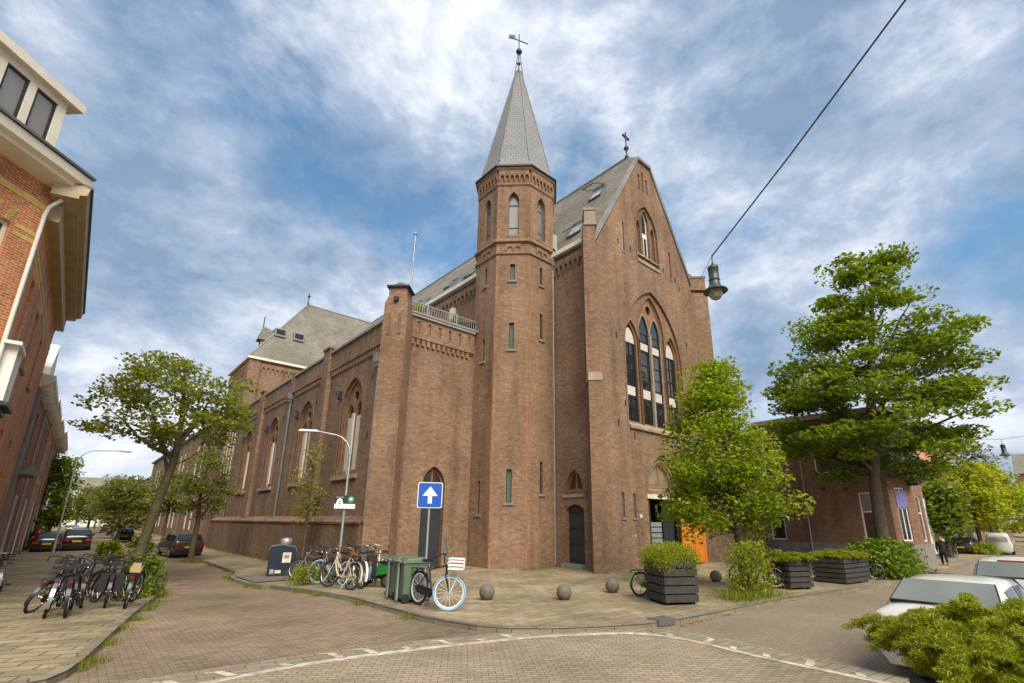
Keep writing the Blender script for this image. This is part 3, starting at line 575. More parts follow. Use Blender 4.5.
def parapet(F, u0, u1, z0, parent, pitch=0.62):
    m = MB(); m.panel(F, rect(u0, u1, z0, z0 + 1.02), [rect(u, u + 0.16, z0 + 0.22, z0 + 0.82) for u in np.arange(u0 + 0.3, u1 - 0.25, pitch)], 0.1, -0.02)
    o = m.build('parapet', 'church_brick', parent)
    m = MB()
    for u in np.arange(u0 + 0.3, u1 - 0.25, pitch): m.fbox(F, u - 0.02, u + 0.18, z0 + 0.2, z0 + 0.85, 0.03, -0.01)
    m.each('slot_back', 'plinth_brick', o)
    MB().fbox(F, u0, u1, z0 - 0.1, z0, 0.14, 0).build('string_course', 'tower_brick', parent)
    m = MB(); n = int((u1 - u0) / 0.3)
    for i in range(n): m.fbox(F, u0 + i * 0.3 + 0.05, u0 + i * 0.3 + 0.2, z0 - 0.42, z0 - 0.1, 0.1, 0)
    m.fbox(F, u0, u1, z0 - 0.22, z0 - 0.1, 0.05, 0); m.build('dentil_frieze', 'tower_brick', parent)
    MB().fbox(F, u0, u1, z0 + 1.02, z0 + 1.16, 0.2, -0.45).build('coping', 'lead', parent)
parapet(FN, AX + 0.3, 14.6, 10.95, CH)
MB().fbox(FN, AX + 0.3, 14.8, 12.11, 12.2, 0.24, -0.2).build('gutter', 'lead', CH)
bl = MB()
bl.fbox(FN, AX + 0.4, 14.75, 12.78, 12.83, -0.0, -0.05)
for u in np.arange(AX + 0.5, 14.75, 0.14): bl.fbox(FN, u, u + 0.03, 12.18, 12.78, -0.01, -0.04)
for u in (11.6, 13.4): bl.fbox(FN, u, u + 0.08, 12.15, 12.9, 0.01, -0.07)
bl.build('balustrade', 'lead', CH)
# corner turret of the aisle: a diagonal buttress rising above the parapet
ct = MB(); cc = (AX + 0.22, NY - 0.02)
ct.obox((cc[0], cc[1], 5.3), (1.08, 1.16, 12.2), PI / 4); ct.obox((cc[0] + 0.2, cc[1] + 0.2, 5.3), (0.82, 0.82, 12.1), 0)
ct.obox((cc[0], cc[1], 11.75), (1.06, 1.14, 1.0), PI / 4, 0.98); ct.obox((cc[0], cc[1], 12.45), (1.03, 1.11, 0.42), PI / 4, 0.8); ct.obox((cc[0], cc[1], 12.85), (0.82, 0.88, 0.5), PI / 4)
ctr_ = ct.build('corner_turret', 'church_brick', CH)
ct = MB(); ct.obox((cc[0], cc[1], 13.14), (1.04, 1.1, 0.1), PI / 4); ct.build('turret_cap', 'iron', ctr_)
ct = MB(); ct.lathe([(0.36, 0), (0.34, 0.16), (0.2, 0.3), (0.0, 0.35)], (cc[0], cc[1], 13.19), 10); ct.build('turret_dome', 'orange_brick', ctr_)
ct = MB(); n_ = Vector((-1, -1, 0)).normalized(); t_ = Vector((1, -1, 0)).normalized()
FT = frameF((cc[0] + n_.x * 0.58, cc[1] + n_.y * 0.58, 0), (t_.x, t_.y), (n_.x, n_.y))
for u in (-0.26, 0.26): ct.fbox(FT, u - 0.045, u + 0.045, 10.6, 11.7, 0.012, -0.02)
ct.each('turret_slot', 'plinth_brick', ctr_)
ct = MB(); ct.fbox(FT, -0.1, 0.1, 12.3, 12.5, 0.08, -0.2); ct.build('turret_vent', 'iron', ctr_)
fp = MB(); fp.tube([(14.5, 28, 12), (14.5, 28, 21.9)], 0.05, 6); fp.lathe([(0.0, 0), (0.11, 0.02), (0.11, 0.2), (0, 0.24)], (14.5, 28, 21.8), 8); fp.build('flagpole', 'galv', CH)

# aisle wall (faces -X)
FW = FA(AX); AE = 50.2
wins = [24.5, 31.6, 38.45, 45.4]
AZ0 = 4.3
ops = [lancet(y, 2.55, AZ0, 7.85, 9.4) for y in wins]
MB().panel(FW, rect(NY - 0.4, AE, 1.9, 10.65), ops, 0, -0.35).build('aisle_wall', 'church_brick', CH)
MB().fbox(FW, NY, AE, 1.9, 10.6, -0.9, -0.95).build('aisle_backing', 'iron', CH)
pl = MB(); pl.prism([(9.35, -0.7), (AX + 0.05, -0.7), (AX + 0.05, 2.22), (AX - 0.0, 2.22), (9.35, 1.98)], NY + 0.55, 52.4, lambda u, v, w: (u, w, v)); pl.build('plinth', 'plinth_brick', CH)
pl = MB(); pl.prism([(9.30, 1.93), (AX - 0.003, 2.24), (AX - 0.003, 2.32), (9.28, 2.03)], NY + 0.5, 52.42, lambda u, v, w: (u, w, v)); pl.build('plinth_coping', 'plinth_brick', CH)
for y, w in ((28.5, 0.95), (42.2, 0.95)):
    p = MB(); p.fbox(FW, y - w / 2, y + w / 2, 2.1, 11.95, 0.26, 0); p.fbox(FW, y - w / 2 - 0.06, y + w / 2 + 0.06, 11.95, 12.08, 0.34, -0.3); p.build('pilaster', 'church_brick', CH)
for y in (34.9, 49.6):
    p = MB(); p.fbox(FW, y - 0.35, y + 0.35, 10.5, 12.0, 0.18, 0); p.build('pilaster', 'church_brick', CH)
    pipe([(AX - 0.12, y, 2.2), (AX - 0.12, y, 10.2)], 0.075, 'zinc', (AX - 0.2, y, 10.3)); pipe([(AX - 0.1, y + 0.32, 2.2), (AX - 0.1, y + 0.32, 9.9)], 0.05, 'lead_dark')
pipe([(AX - 0.1, 21.55, 2.2), (AX - 0.1, 21.55, 9.5)], 0.045, 'lead', (AX - 0.15, 21.55, 9.75))
ed = [21.0, 28.0, 34.55, 41.7, 49.2]
for a, b in zip(ed, ed[1:]): parapet(FW, a + (0.95 if a in (28.0, 41.7) else 0.7 if a != 21.0 else 0), b, 10.6, CH, 0.7)
MB().fbox(FW, NY, AE, 10.4, 11.6, 0.0, -0.4).build('parapet_wall', 'church_brick', CH)
for y in wins:
    op = lancet(y, 2.55, AZ0, 7.85, 9.4)
    surround(FW, inset(op, -0.14), 0.14, 0.025, -0.03, 'orange_brick', CH); surround(FW, inset(op, 0.004), 0.22, -0.10, -0.34, 'orange_brick', CH)
    tr = MB(); tr.panel(FW, inset(op, 0.2), [lancet(y - 0.52, 0.78, AZ0 - 0.3, 7.4, 8.1), lancet(y + 0.52, 0.78, AZ0 - 0.3, 7.4, 8.1), [(y + 0.3 * math.cos(a * PI / 5), 8.45 + 0.3 * math.sin(a * PI / 5)) for a in range(10)]], -0.18, -0.32); tr.build('tracery', 'orange_brick', CH)
    for d in (-0.52, 0.52):
        o = window(FW, lancet(y + d, 0.78, AZ0 + 0.05, 7.4, 8.1), -0.26, 'glass', 'timber', CH, fw=0.05)
        MB().fbox(FW, y + d - 0.36, y + d + 0.36, AZ0 + 0.1, 7.35, -0.245, -0.29).build('shutter', 'white_shutter', o)
    MB().fbox(FW, y - 0.12, y + 0.12, AZ0, 7.5, -0.08, -0.3).build('mullion', 'white_shutter', CH)
    MB().fbox(FW, y - 1.5, y + 1.5, AZ0 - 0.22, AZ0, 0.14, -0.3).build('sill', 'stone', CH)
    sl_ = MB(); sl_.fbox(FW, y + 1.5, y + 1.72, 8.5, 8.95, 0.16, 0); sl_.fbox(FW, y + 1.53, y + 1.69, 8.54, 8.62, 0.22, 0.15); sl_.build('wall_lamp', 'iron', CH)
MB().fbox(FW, 27.5, 27.85, 2.75, 3.3, 0.2, 0.0).build('meter_box', 'iron', CH)
ah = MB()
for y in (22.3, 26.9, 30.0, 33.6, 36.4, 40.6, 43.6): 
    for z in (9.0, 6.1): ah.fbox(FW, y - 0.04, y + 0.04, z - 0.15, z + 0.15, 0.03, 0.001)
ah.each('wall_anchor', 'iron', CH)
MB().add([(AX - 0.1, NY, 11.7), (18, NY, 13.4), (18, AE, 13.4), (AX - 0.1, AE, 11.7)], [(0, 1, 2, 3)]).build('aisle_roof', 'lead_dark', CH)

# transept
TX, T0, T1 = 9.9, 50.2, 58.4; FTX = FA(TX); FTY = frameF((0, T0, 0), (1, 0), (0, -1)); TZ = 16.9
tw = MB(); tops = [rect(51.0, 51.9, 5.3, 12.1), rect(52.15, 53.05, 5.3, 12.1), rect(53.3, 54.2, 5.3, 12.1), rect(54.45, 55.3, 5.3, 12.1)]
tw.panel(FTX, rect(T0 + 0.02, T1, -0.6, TZ), tops, 0, -0.4); tw.panel(FTY, rect(TX, 19, 10.5, TZ), [], 0, -0.4); tw.build('transept_wall', 'church_brick', CH)
for r_ in tops: window(FTX, r_, -0.12, 'white_shutter', 'white', CH, fw=0.06)
tq = MB(); tq.fbox(FTX, T0 + 0.0, T0 + 1.0, 12.5, TZ - 0.02, 0.12, 0); tq.fbox(FTY, TX - 0.12, TX + 0.9, 10.6, TZ - 0.02, 0.12, 0); tq.build('corner_pier', 'church_brick', CH)
frieze(FTY, TX + 0.95, 18, 15.75, 16.6, 0.12, 'tower_brick', CH, 0.42); frieze(FTX, T0 + 1, T1, 15.75, 16.6, 0.12, 'tower_brick', CH, 0.42)
tc_ = MB(); tc_.fbox(FTY, TX - 0.3, 19, TZ, TZ + 0.22, 0.3, -0.4); tc_.fbox(FTX, T0 - 0.296, T1, TZ + 0.003, TZ + 0.217, 0.3, -0.4); tc_.build('cornice', 'cream', CH)
rY = 54.15; tr = MB(); tr.add([(TX - 0.25, T0 - 0.25, TZ + 0.2), (TX - 0.25, T1 + 0.25, TZ + 0.2), (15.44, rY, RZ), (RX, rY, RZ), (RX + 1, T0 - 0.25, TZ + 0.2), (RX + 1, T1 + 0.25, TZ + 0.2)], [(0, 1, 2), (0, 2, 3, 4), (1, 5, 3, 2)]); trf = tr.build('transept_roof', 'slate', CH)
m = MB(); m.tube([(15.44, rY, RZ), (RX, rY, RZ)], 0.1, 6); m.tube([(TX - 0.2, T0 - 0.2, TZ + 0.25), (15.44, rY, RZ)], 0.09, 6); m.build('ridge', 'lead', trf)
m = MB(); m.lathe([(0.12, 0), (0.12, 0.15), (0.05, 0.3), (0.05, 0.9), (0.16, 1.0), (0.16, 1.1), (0.04, 1.2), (0.03, 1.5)], (15.44, rY, RZ), 8); m.build('finial', 'iron', trf)
def roof2(px, py): # height on the transept slope facing -Y
    return TZ + 0.2 + (RZ - TZ - 0.2) * (py - T0 + 0.25) / (rY - T0 + 0.25)
for x in (12.4, 14.2):
    y = 51.6; z = roof2(x, y); d = MB(); d.box(x - 0.5, x + 0.5, y - 0.35, y + 0.9, z - 0.3, z + 0.55); o = d.build('dormer', 'lead', trf); MB().box(x - 0.42, x + 0.42, y - 0.38, y - 0.34, z - 0.1, z + 0.42).build('pane', 'glass', o)
# small gabled lantern dormer on the transept end
d = MB(); d.box(10.9, 12.4, 52.1, 52.9, 18.6, 19.75); o = d.build('lantern_dormer', 'lead', trf)
d = MB(); d.add([(10.6, 51.9, 19.6), (10.6, 53.1, 19.6), (11.0, 52.5, 21.2), (12.9, 52.5, 20.8), (12.9, 51.9, 19.7), (12.9, 53.1, 19.7)], [(0, 1, 2), (0, 2, 3, 4), (1, 5, 3, 2)]); d.build('lantern_roof', 'slate', o)
d = MB(); d.tube([(11.0, 52.5, 21.1), (11.0, 52.5, 22.3)], 0.05, 5); d.build('finial', 'iron', o)

# tower
TCX, TCY, TA = 16.92, 19.74, 2.2
def octo(a, z, k=8): return [(TCX + a / math.cos(PI / 8) * math.cos(PI / 8 + i * PI / 4), TCY + a / math.cos(PI / 8) * math.sin(PI / 8 + i * PI / 4), z) for i in range(8)]
def oring(mb, secs):
    vs = [p for a, z in secs for p in octo(a, z)]; n = len(secs)
    return mb.add(vs, [(i * 8 + k, i * 8 + (k + 1) % 8, i * 8 + 8 + (k + 1) % 8, i * 8 + 8 + k) for i in range(n - 1) for k in range(8)] + [tuple(range(8))[::-1], tuple(range(n * 8 - 8, n * 8))])
def tface(k, a=TA): # face k: normal angle k*45 deg; returns frame with u along the face
    q = k * PI / 4; n_ = (math.cos(q), math.sin(q)); return frameF((TCX + n_[0] * a, TCY + n_[1] * a, 0), (-n_[1], n_[0]), n_)
hw = TA * math.tan(PI / 8)
FACES = {4: [(2.45, 4.05, 0.2), (10.3, 11.55, 0.2), (14.7, 15.8, 0.2)], 5: [(2.98, 4.56, 0.26), (10.75, 12.25, 0.26), (14.72, 15.72, 0.26)], 6: [(3.43, 5.0, 0.2), (11.5, 13.0, 0.2), (14.7, 15.8, 0.2)]}
tw = MB()
for k in range(8):
    F = tface(k); sl_ = [rect(-w / 2, w / 2, a, b) for a, b, w in FACES.get(k, [])]
    tw.panel(F, rect(-hw, hw, -0.3, 16.4), sl_, 0, -0.3)
    bel = lancet(0, 0.62 if k != 5 else 0.62, 17.55, 19.7, 20.35); tw.panel(tface(k, TA), rect(-hw, hw, 16.4, 20.85), [bel], 0, -0.35)
TW = tw.build('tower', 'tower_brick', CH)
for k in range(8):
    F = tface(k)
    for a, b, w in FACES.get(k, []):
        window(F, rect(-w / 2, w / 2, a, b), -0.12, 'green_glass', 'iron', TW, name='slit_window', fw=0.03)
        MB().fbox(F, -w / 2 - 0.12, w / 2 + 0.12, a - 0.12, a, 0.07, -0.1).build('sill', 'grey_stone', TW)
    if k in (3, 4, 5, 6, 7):
        bel = lancet(0, 0.62, 17.55, 19.7, 20.35)
        window(F, bel, -0.2, 'belfry_glass', 'lead_dark', TW, name='belfry_window', bars=[(-0.3, 0.3, 19.55, 19.63), (-0.3, 0.3, 18.1, 18.13)], fw=0.05)
        surround(F, inset(bel, -0.16), 0.16, 0.015, -0.02, 'tower_brick', TW)
        frieze(F, -hw + 0.05, hw - 0.05, 20.95, 21.75, 0.12, 'tower_brick', TW, 0.3)
        frieze(F, -0.42, 0.42, 16.45, 16.95, 0.06, 'tower_brick', TW, 0.4)
        q = MB(); q.fbox(F, -hw - 0.0, -hw + 0.13, -0.2, 16.2, 0.006, -0.02); q.fbox(F, hw - 0.13, hw, -0.2, 16.2, 0.006, -0.02); q.each('corner_bricks', 'quoin_brick', TW)
        for s in (-1, 1):
            q = MB(); q.fbox(F, s * hw - 0.14 * (s > 0), s * hw + 0.14 * (s < 0), 17.2, 20.6, 0.03, -0.02); q.build('corner_lesene', 'tower_brick', TW)
co = MB(); oring(co, [(TA + 0.02, 16.28), (TA + 0.08, 16.32), (TA + 0.08, 16.42), (TA + 0.02, 16.46)]); oring(co, [(TA, 16.98), (TA + 0.14, 17.05), (TA + 0.14, 17.12), (TA, 17.3)]); oring(co, [(TA, 20.72), (TA + 0.07, 20.8), (TA + 0.07, 20.95), (TA - 0.02, 20.98)]); co.each('string_course', 'tower_brick', TW)
co = MB(); oring(co, [(TA - 0.02, 20.8), (TA, 20.9), (TA, 21.7), (TA + 0.14, 21.75), (TA + 0.2, 21.85), (TA + 0.2, 21.9)]); co.build('cornice', 'tower_brick', TW)
co = MB(); oring(co, [(TA + 0.05, 21.9), (TA + 0.27, 21.93), (TA + 0.27, 22.03), (TA + 0.1, 22.06)]); co.build('gutter', 'iron', TW)
sp = MB(); oring(sp, [(TA + 0.10, 22.04), (TA - 0.12, 22.6), (0.16, 31.6)]); sp.build('spire', 'spire_slate', TW)
sh = MB()
for p0, p1 in zip(octo(TA - 0.10, 22.62), octo(0.17, 31.62)): sh.tube([p0, p1], 0.035, 5)
sh.build('hip_strip', 'lead', TW)
wv = MB()
for i in range(4):
    q = PI / 4 + i * PI / 2; wv.tube([(TCX + 0.28 * math.cos(q), TCY + 0.28 * math.sin(q), 31.3), (TCX + 0.08 * math.cos(q), TCY + 0.08 * math.sin(q), 33.1)], 0.025, 5)
wv.tube([(TCX, TCY, 31.5), (TCX, TCY, 35.0)], 0.035, 6); wv.lathe([(0, -0.22), (0.15, -0.16), (0.22, 0), (0.15, 0.16), (0, 0.22)], (TCX, TCY, 33.4), 12); wv.lathe([(0.13, 0), (0.13, 0.05), (0.03, 0.12)], (TCX, TCY, 32.3), 8)
dx, dy = 0.74, -0.67
wv.tube([(TCX - dx * 0.62, TCY - dy * 0.62, 34.72), (TCX + dx * 0.62, TCY + dy * 0.62, 34.1)], 0.04, 5)
wv.add([(TCX - dx * 0.25, TCY - dy * 0.25, 34.9), (TCX - dx * 0.7, TCY - dy * 0.7, 34.98), (TCX - dx * 0.75, TCY - dy * 0.75, 34.6), (TCX - dx * 0.3, TCY - dy * 0.3, 34.5)], [(0, 1, 2, 3)])
wv.build('weathervane', 'iron', TW)

# ------------------------------------------------------------------ houses
def house_windows(F, wall, specs, pane='glass', frame='cream', w=-0.1):
    for (u0, u1, v0, v1) in specs:
        um = (u0 + u1) / 2; vm = v0 + (v1 - v0) * 0.62
        window(F, rect(u0, u1, v0, v1), w, pane, frame, wall, bars=[(u0 + 0.05, u1 - 0.05, vm - 0.04, vm + 0.04)], fw=0.09)
        MB().fbox(F, u0 - 0.08, u1 + 0.08, v0 - 0.12, v0, 0.06, -0.1).build('sill', 'grey_stone', wall)
# the corner house on the left: chamfered front, dormer, deep cornice
HX = -2.3; HC = (HX, 19.3)
CHS = thing('corner_house', 'red corner house with yellow brick bands, cream cornice and white dormer', 'house', (-6, 22, 0))
hd_ = Vector((-0.7, -0.714)).normalized(); FH = frameF((HC[0], HC[1], 0), hd_, (0.714, -0.7)); FHS = FA(HX); FHS = frameF((HX, 0, 0), (0, 1), (1, 0))
fw_ = [rect(0.76, 2.2, 7.3, 10.16), rect(3.2, 4.4, 7.3, 10.16), rect(0.6, 2.4, 0.4, 3.3)]
sw_ = [rect(20.6, 21.5, 7.2, 9.35), rect(23.8, 24.9, 7.2, 9.3), rect(27.3, 28.2, 7.2, 9.2), rect(20.5, 21.6, 2.2, 5.0), rect(23.8, 24.9, 2.2, 5.0), rect(27.2, 28.2, 2.2, 5.0)]
m = MB(); m.panel(FH, rect(0.0, 7, -0.4, 12.0), fw_, 0, -0.3); m.panel(FHS, rect(19.3, 31.9, -0.6, 11.6), sw_, 0, -0.3); m.box(-9, -2.62, 31.6, 31.9, -0.5, 11.5)
hwl = m.build('wall', 'house_brick', CHS)
house_windows(FH, hwl, [(a[0][0], a[1][0], a[0][1], a[2][1]) for a in fw_]); house_windows(FHS, hwl, [(a[0][0], a[1][0], a[0][1], a[2][1]) for a in sw_])
for z in (11.05, 10.12, 9.88): 
    MB().fbox(FH, 0.02 if z > 11 else 0.12, 7 if z > 11 else 0.66, z, z + (0.14 if z < 11 else 0.2), 0.012, -0.02).build('brick_band', 'yellow_brick', hwl); MB().fbox(FHS, 19.35, 31.9, z - 0.25, z - 0.1, 0.012, -0.02).build('brick_band', 'yellow_brick', hwl)
for u in (0.92, 1.25, 1.58, 1.9): MB().prism([(u - 0.07, 10.19), (u + 0.07, 10.19), (u + 0.08 + 0.25 * (u - 1.5), 10.66), (u - 0.08 + 0.25 * (u - 1.5), 10.66)], 0.014, -0.02, FH).build('arch_brick', 'yellow_brick', hwl)
for y in (21.05, 24.35, 27.75):
    for d in (-0.5, -0.16, 0.2, 0.5): MB().fbox(FHS, y + d - 0.07, y + d + 0.07, 9.4, 9.75, 0.014, -0.02).build('arch_brick', 'yellow_brick', hwl)
cz = 11.62
m = MB()
def wedge(F, u0, u1, prof): m.prism(prof, u0, u1, lambda a, b, w: F(w, b, a))
prof = [(0.0, cz - 0.12), (0.62, cz - 0.02), (0.62, cz + 0.1), (0.78, cz + 0.16), (0.82, cz + 0.42), (0.0, cz + 0.5)]
wedge(FH, -0.32, 7, [(a, b + 0.35) for a, b in prof]); m.build('cornice', 'cream', CHS)
m = MB(); wedge(FHS, 18.85, 31.95, prof); m.build('cornice', 'soffit', CHS)
m = MB(); m.fbox(FHS, 18.85, 31.95, cz + 0.44, cz + 0.53, 0.88, 0.2); m.fbox(FH, -0.36, 7, cz + 0.8, cz + 0.88, 0.88, 0.2); m.build('gutter', 'lead_dark', CHS)
MB().fbox(FHS, 19.5, 31.9, cz - 0.7, cz - 0.1, 0.3, 0.0).build('eave_board', 'soffit', CHS)
# dormer over the front
m = MB(); dmw = [rect(0.62, 1.25, 12.66, 14.5), rect(1.45, 2.08, 12.66, 14.5), rect(2.28, 2.9, 12.66, 14.5)]
m.panel(FH, rect(0.36, 3.2, 12.4, 14.72), dmw, 0.02, -0.1); m.fbox(FH, 0.36, 0.44, 12.4, 14.72, -0.1, -2.5); m.fbox(FH, 0.02, 3.5, 14.72, 15.0, 0.22, -2.6)
dmo = m.build('dormer', 'cream', CHS)
for r_ in dmw: window(FH, r_, -0.02, 'dormer_glass', 'iron', dmo, fw=0.07)
MB().fbox(FH, 0.2, 7, 12.2, 12.5, 0.1, -0.5).build('cornice_board', 'cream', CHS)
m = MB(); m.add([(HX + 0.3, 19.0, 12.1), (HX + 0.3, 31.9, 12.1), (-5.2, 31.9, 15.2), (-5.2, 20, 15.2)], [(0, 1, 2, 3)]); m.add([FH(0, 12.5, 0.2), FH(7, 12.5, 0.2), FH(7, 15.6, -3), FH(2, 15.6, -3)], [(0, 1, 2, 3)]); m.build('roof', 'slate', CHS)
pp = [FH(-0.02, 11.5, 0.35), FH(0.05, 11.2, 0.1), FH(0.08, 10.9, 0.06), FH(0.08, 6.0, 0.06), FH(0.08, 0, 0.06)]
MB().tube(pp, 0.055, 8).build('downpipe', 'white', CHS)
m = MB(); 
m.fbox(FHS, 19.1, 20.6, 6.78, 6.88, 0.36, 0.0); m.fbox(FHS, 19.32, 19.46, 5.2, 6.78, 0.30, 0.02); m.fbox(FHS, 20.3, 20.44, 5.2, 6.78, 0.30, 0.02); m.fbox(FHS, 19.46, 20.3, 5.75, 6.6, 0.22, 0.12); m.build('bay', 'white', CHS)
m = MB(); m.fbox(FHS, 19.2, 20.8, 5.06, 5.16, 0.42, 0); m.fbox(FHS, 19.35, 20.7, 4.9, 5.06, 0.28, 0); m.build('canopy', 'iron', CHS)
# the row beyond
def row_house(y0, y1, h, mat, label, specs, door=None, corn='cream', over=0.5, roofmat='slate', x=HX, depth=9, gable=None, bands=(), group='brick houses down the left street'):
    t = thing('row_house', label, 'house', (x - 3, (y0 + y1) / 2, 0), group)
    F = frameF((x, 0, 0), (0, 1), (1, 0)); holes = [rect(*s) for s in specs] + ([rect(*door)] if door else [])
    m = MB(); m.panel(F, rect(y0, y1, -0.6, h), holes, 0, -0.3); m.box(x - depth, x - 0.31, y0, y0 + 0.3, -0.6, h); m.box(x - depth, x - 0.31, y1 - 0.3, y1, -0.6, h); wl = m.build('wall', mat, t)
    house_windows(F, wl, specs)
    if door:
        MB().fbox(F, door[0] + 0.1, door[1] - 0.1, -0.3, door[3] - 0.6, -0.15, -0.22).build('door', 'anthracite', t); MB().fbox(F, door[0] + 0.1, door[1] - 0.1, door[3] - 0.5, door[3] - 0.1, -0.15, -0.2).build('fanlight', 'glass', t)
        m = MB(); m.fbox(F, door[0], door[0] + 0.1, -0.3, door[3], 0.01, -0.2); m.fbox(F, door[1] - 0.1, door[1], -0.3, door[3], 0.01, -0.2); m.fbox(F, door[0] + 0.1, door[1] - 0.1, door[3] - 0.1, door[3], 0.01, -0.2); m.build('door_frame', 'cream', t)
    m = MB(); m.prism([(0, h - 0.5), (over * 0.6, h - 0.35), (over, h - 0.1), (over, h + 0.12), (0, h + 0.15)], y0, y1, lambda a, b, w: (x + a, w, b)); m.build('cornice', corn, t)
    for k in range(int((y1 - y0) / 1.2)): MB().fbox(F, y0 + 0.5 + k * 1.2, y0 + 0.65 + k * 1.2, h - 0.55, h - 0.1, over * 0.85, 0).build('cornice_bracket', corn, t)
    for b in bands: MB().fbox(F, y0, y1, b, b + 0.12, 0.015, -0.02).build('brick_band', 'yellow_brick', wl)
    m = MB(); m.add([(x + 0.1, y0, h + 0.1), (x + 0.1, y1, h + 0.1), (x - 3, y1, h + 2.6), (x - 3, y0, h + 2.6)], [(0, 1, 2, 3)]); m.build('roof', roofmat, t)
    MB().tube([(x + 0.09, y1 - 0.2, 0), (x + 0.09, y1 - 0.2, h - 0.4)], 0.06, 6).build('downpipe', 'galv', t)
    return t
t = row_house(32.0, 39.5, 8.6, 'row_brick', 'red brick row house with grey pier and white gabled dormer beside the corner house', [(33, 34.1, 5.2, 7.4), (35.4, 36.5, 5.2, 7.4), (33, 34.3, 0.9, 3.2)], (36.6, 37.8, -0.4, 3.2))
MB().fbox(frameF((HX, 0, 0), (0, 1), (1, 0)), 32.02, 32.95, -0.5, 8.0, 0.12, 0).build('pier', 'stucco', t)
m = MB(); m.prism([(34.2, 8.8), (37.2, 8.8), (37.2, 9.6), (35.7, 11.2), (34.2, 9.6)], 0.1, -1.6, frameF((HX, 0, 0), (0, 1), (1, 0))); m.build('dormer', 'white', t)
m = MB(); m.fbox(frameF((HX, 0, 0), (0, 1), (1, 0)), 33.5, 36.6, 4.1, 4.5, 0.55, 0); m.build('balcony', 'grey_stone', t)
row_house(39.6, 47.5, 8.9, 'row_brick', 'red brick row house with bracketed cream cornice, third in the left row', [(41, 42.1, 5.2, 7.6), (43.8, 44.9, 5.2, 7.6), (41, 42.4, 0.9, 3.3)], (44.4, 45.6, -0.4, 3.2), bands=(4.6, 8.0))
row_house(47.6, 56.0, 8.9, 'house_brick', 'orange brick row house with pale door frame before the green tree', [(49, 50.2, 5.2, 7.6), (52.6, 53.8, 5.2, 7.6), (49, 50.4, 0.9, 3.3)], (53, 54.2, -0.4, 3.2), bands=(4.6,), over=0.6)
row_house(56.1, 72.0, 9.2, 'row_brick', 'long dark red row house with white oriel at the far end', [(58, 59.2, 5.2, 7.6), (62, 63.2, 5.2, 7.6), (66, 67.2, 5.2, 7.6), (58, 59.4, 0.9, 3.3), (66, 67.4, 0.9, 3.3)], (62, 63.2, -0.4, 3.2), over=0.7)
row_house(95.0, 130.0, 7.5, 'stucco', 'pale rendered terrace far down the left street', [(y, y + 1.3, 4.5, 6.4) for y in range(97, 128, 5)], (112, 113.2, -0.4, 3))

# the school beyond the church
SC = thing('school_building', 'long brown brick building with tall white windows beyond the church', 'building', (13, 85, 0))
FQ = FA(10.3); hs = []
for k in range(16):
    y = 65 + k * 3.4
    if k % 4 == 3: continue
    hs += [rect(y, y + 1.5, 5.6, 11.2), rect(y, y + 1.5, 0.9, 4.6)]
m = MB(); m.panel(FQ, rect(62.5, 122, -0.6, 12.6), hs, 0, -0.35); m.box(10.65, 22, 62.5, 62.9, -0.6, 12.5); wl = m.build('wall', 'church_brick', SC)
for r_ in hs: window(FQ, r_, -0.1, 'white_shutter', 'white', wl, fw=0.08)
MB().fbox(FQ, 62.3, 122.2, 12.6, 12.85, 0.35, -0.4).build('cornice', 'lead', SC)
for k in range(5): MB().fbox(FQ, 64.0 + k * 13.6, 64.6 + k * 13.6, -0.5, 12.5, 0.2, 0).build('pilaster', 'church_brick', SC)
m = MB(); m.add([(10, 62.5, 12.85), (10, 122, 12.85), (16, 122, 15.5), (16, 62.5, 15.5)], [(0, 1, 2, 3)]); m.build('roof', 'slate', SC)
LK = thing('link_building', 'low brick link with dark doorway between the church transept and the white windowed building', 'building', (12, 60, 0))
FK = FA(10.6); dr = [rect(58.9, 60.1, -0.6, 2.6), rect(60.6, 61.9, -0.6, 2.4)]
wl = MB().panel(FK, rect(58.4, 62.45, -0.6, 7.5), dr + [rect(59.4, 61.4, 4.0, 6.2)], 0, -0.4).build('wall', 'plinth_brick', LK)
for r_ in dr: MB().panel(FK, r_, [], -0.38, -0.42).build('door', 'iron', LK)
window(FK, rect(59.4, 61.4, 4.0, 6.2), -0.1, 'white_shutter', 'white', LK, fw=0.08); MB().fbox(FK, 58.4, 62.45, 7.5, 7.7, 0.15, -2).build('coping', 'lead', LK)
def block(name, label, x0, x1, y0, y1, h, mat, roofh, roofmat, wins, cat='house', group=None, face='-x'):
    t = thing(name, label, cat, ((x0 + x1) / 2, (y0 + y1) / 2, 0), group)
    m = MB(); m.box(x0, x1, y0, y1, -0.6, h); wl = m.build('wall', mat, t)
    F = {'-x': FA(x0), '-y': frameF((0, y0, 0), (1, 0), (0, -1)), '+x': frameF((x1, 0, 0), (0, 1), (1, 0))}[face]
    for s in wins:
        m = MB(); m.panel(F, rect(*s), [inset(rect(*s), 0.1)], 0.05, 0.002); o = m.build('window', 'white', t); MB().panel(F, inset(rect(*s), 0.06), [], 0.03, 0.001).build('pane', 'glass', o)
    m = MB(); o_ = 0.4
    if face == '-y': m.add([(x0, y0 - o_, h), (x1, y0 - o_, h), (x1, y1, h), (x0, y1, h), (x0, (y0 + y1) / 2, h + roofh), (x1, (y0 + y1) / 2, h + roofh)], [(0, 1, 5, 4), (2, 3, 4, 5), (0, 4, 3), (1, 2, 5)])
    else: m.add([(x0 - o_, y0, h), (x0 - o_, y1, h), (x1, y1, h), (x1, y0, h), ((x0 + x1) / 2, y0, h + roofh), ((x0 + x1) / 2, y1, h + roofh)], [(0, 1, 5, 4), (2, 3, 4, 5), (0, 4, 3), (1, 2, 5)])
    m.build('roof', roofmat, t); return t
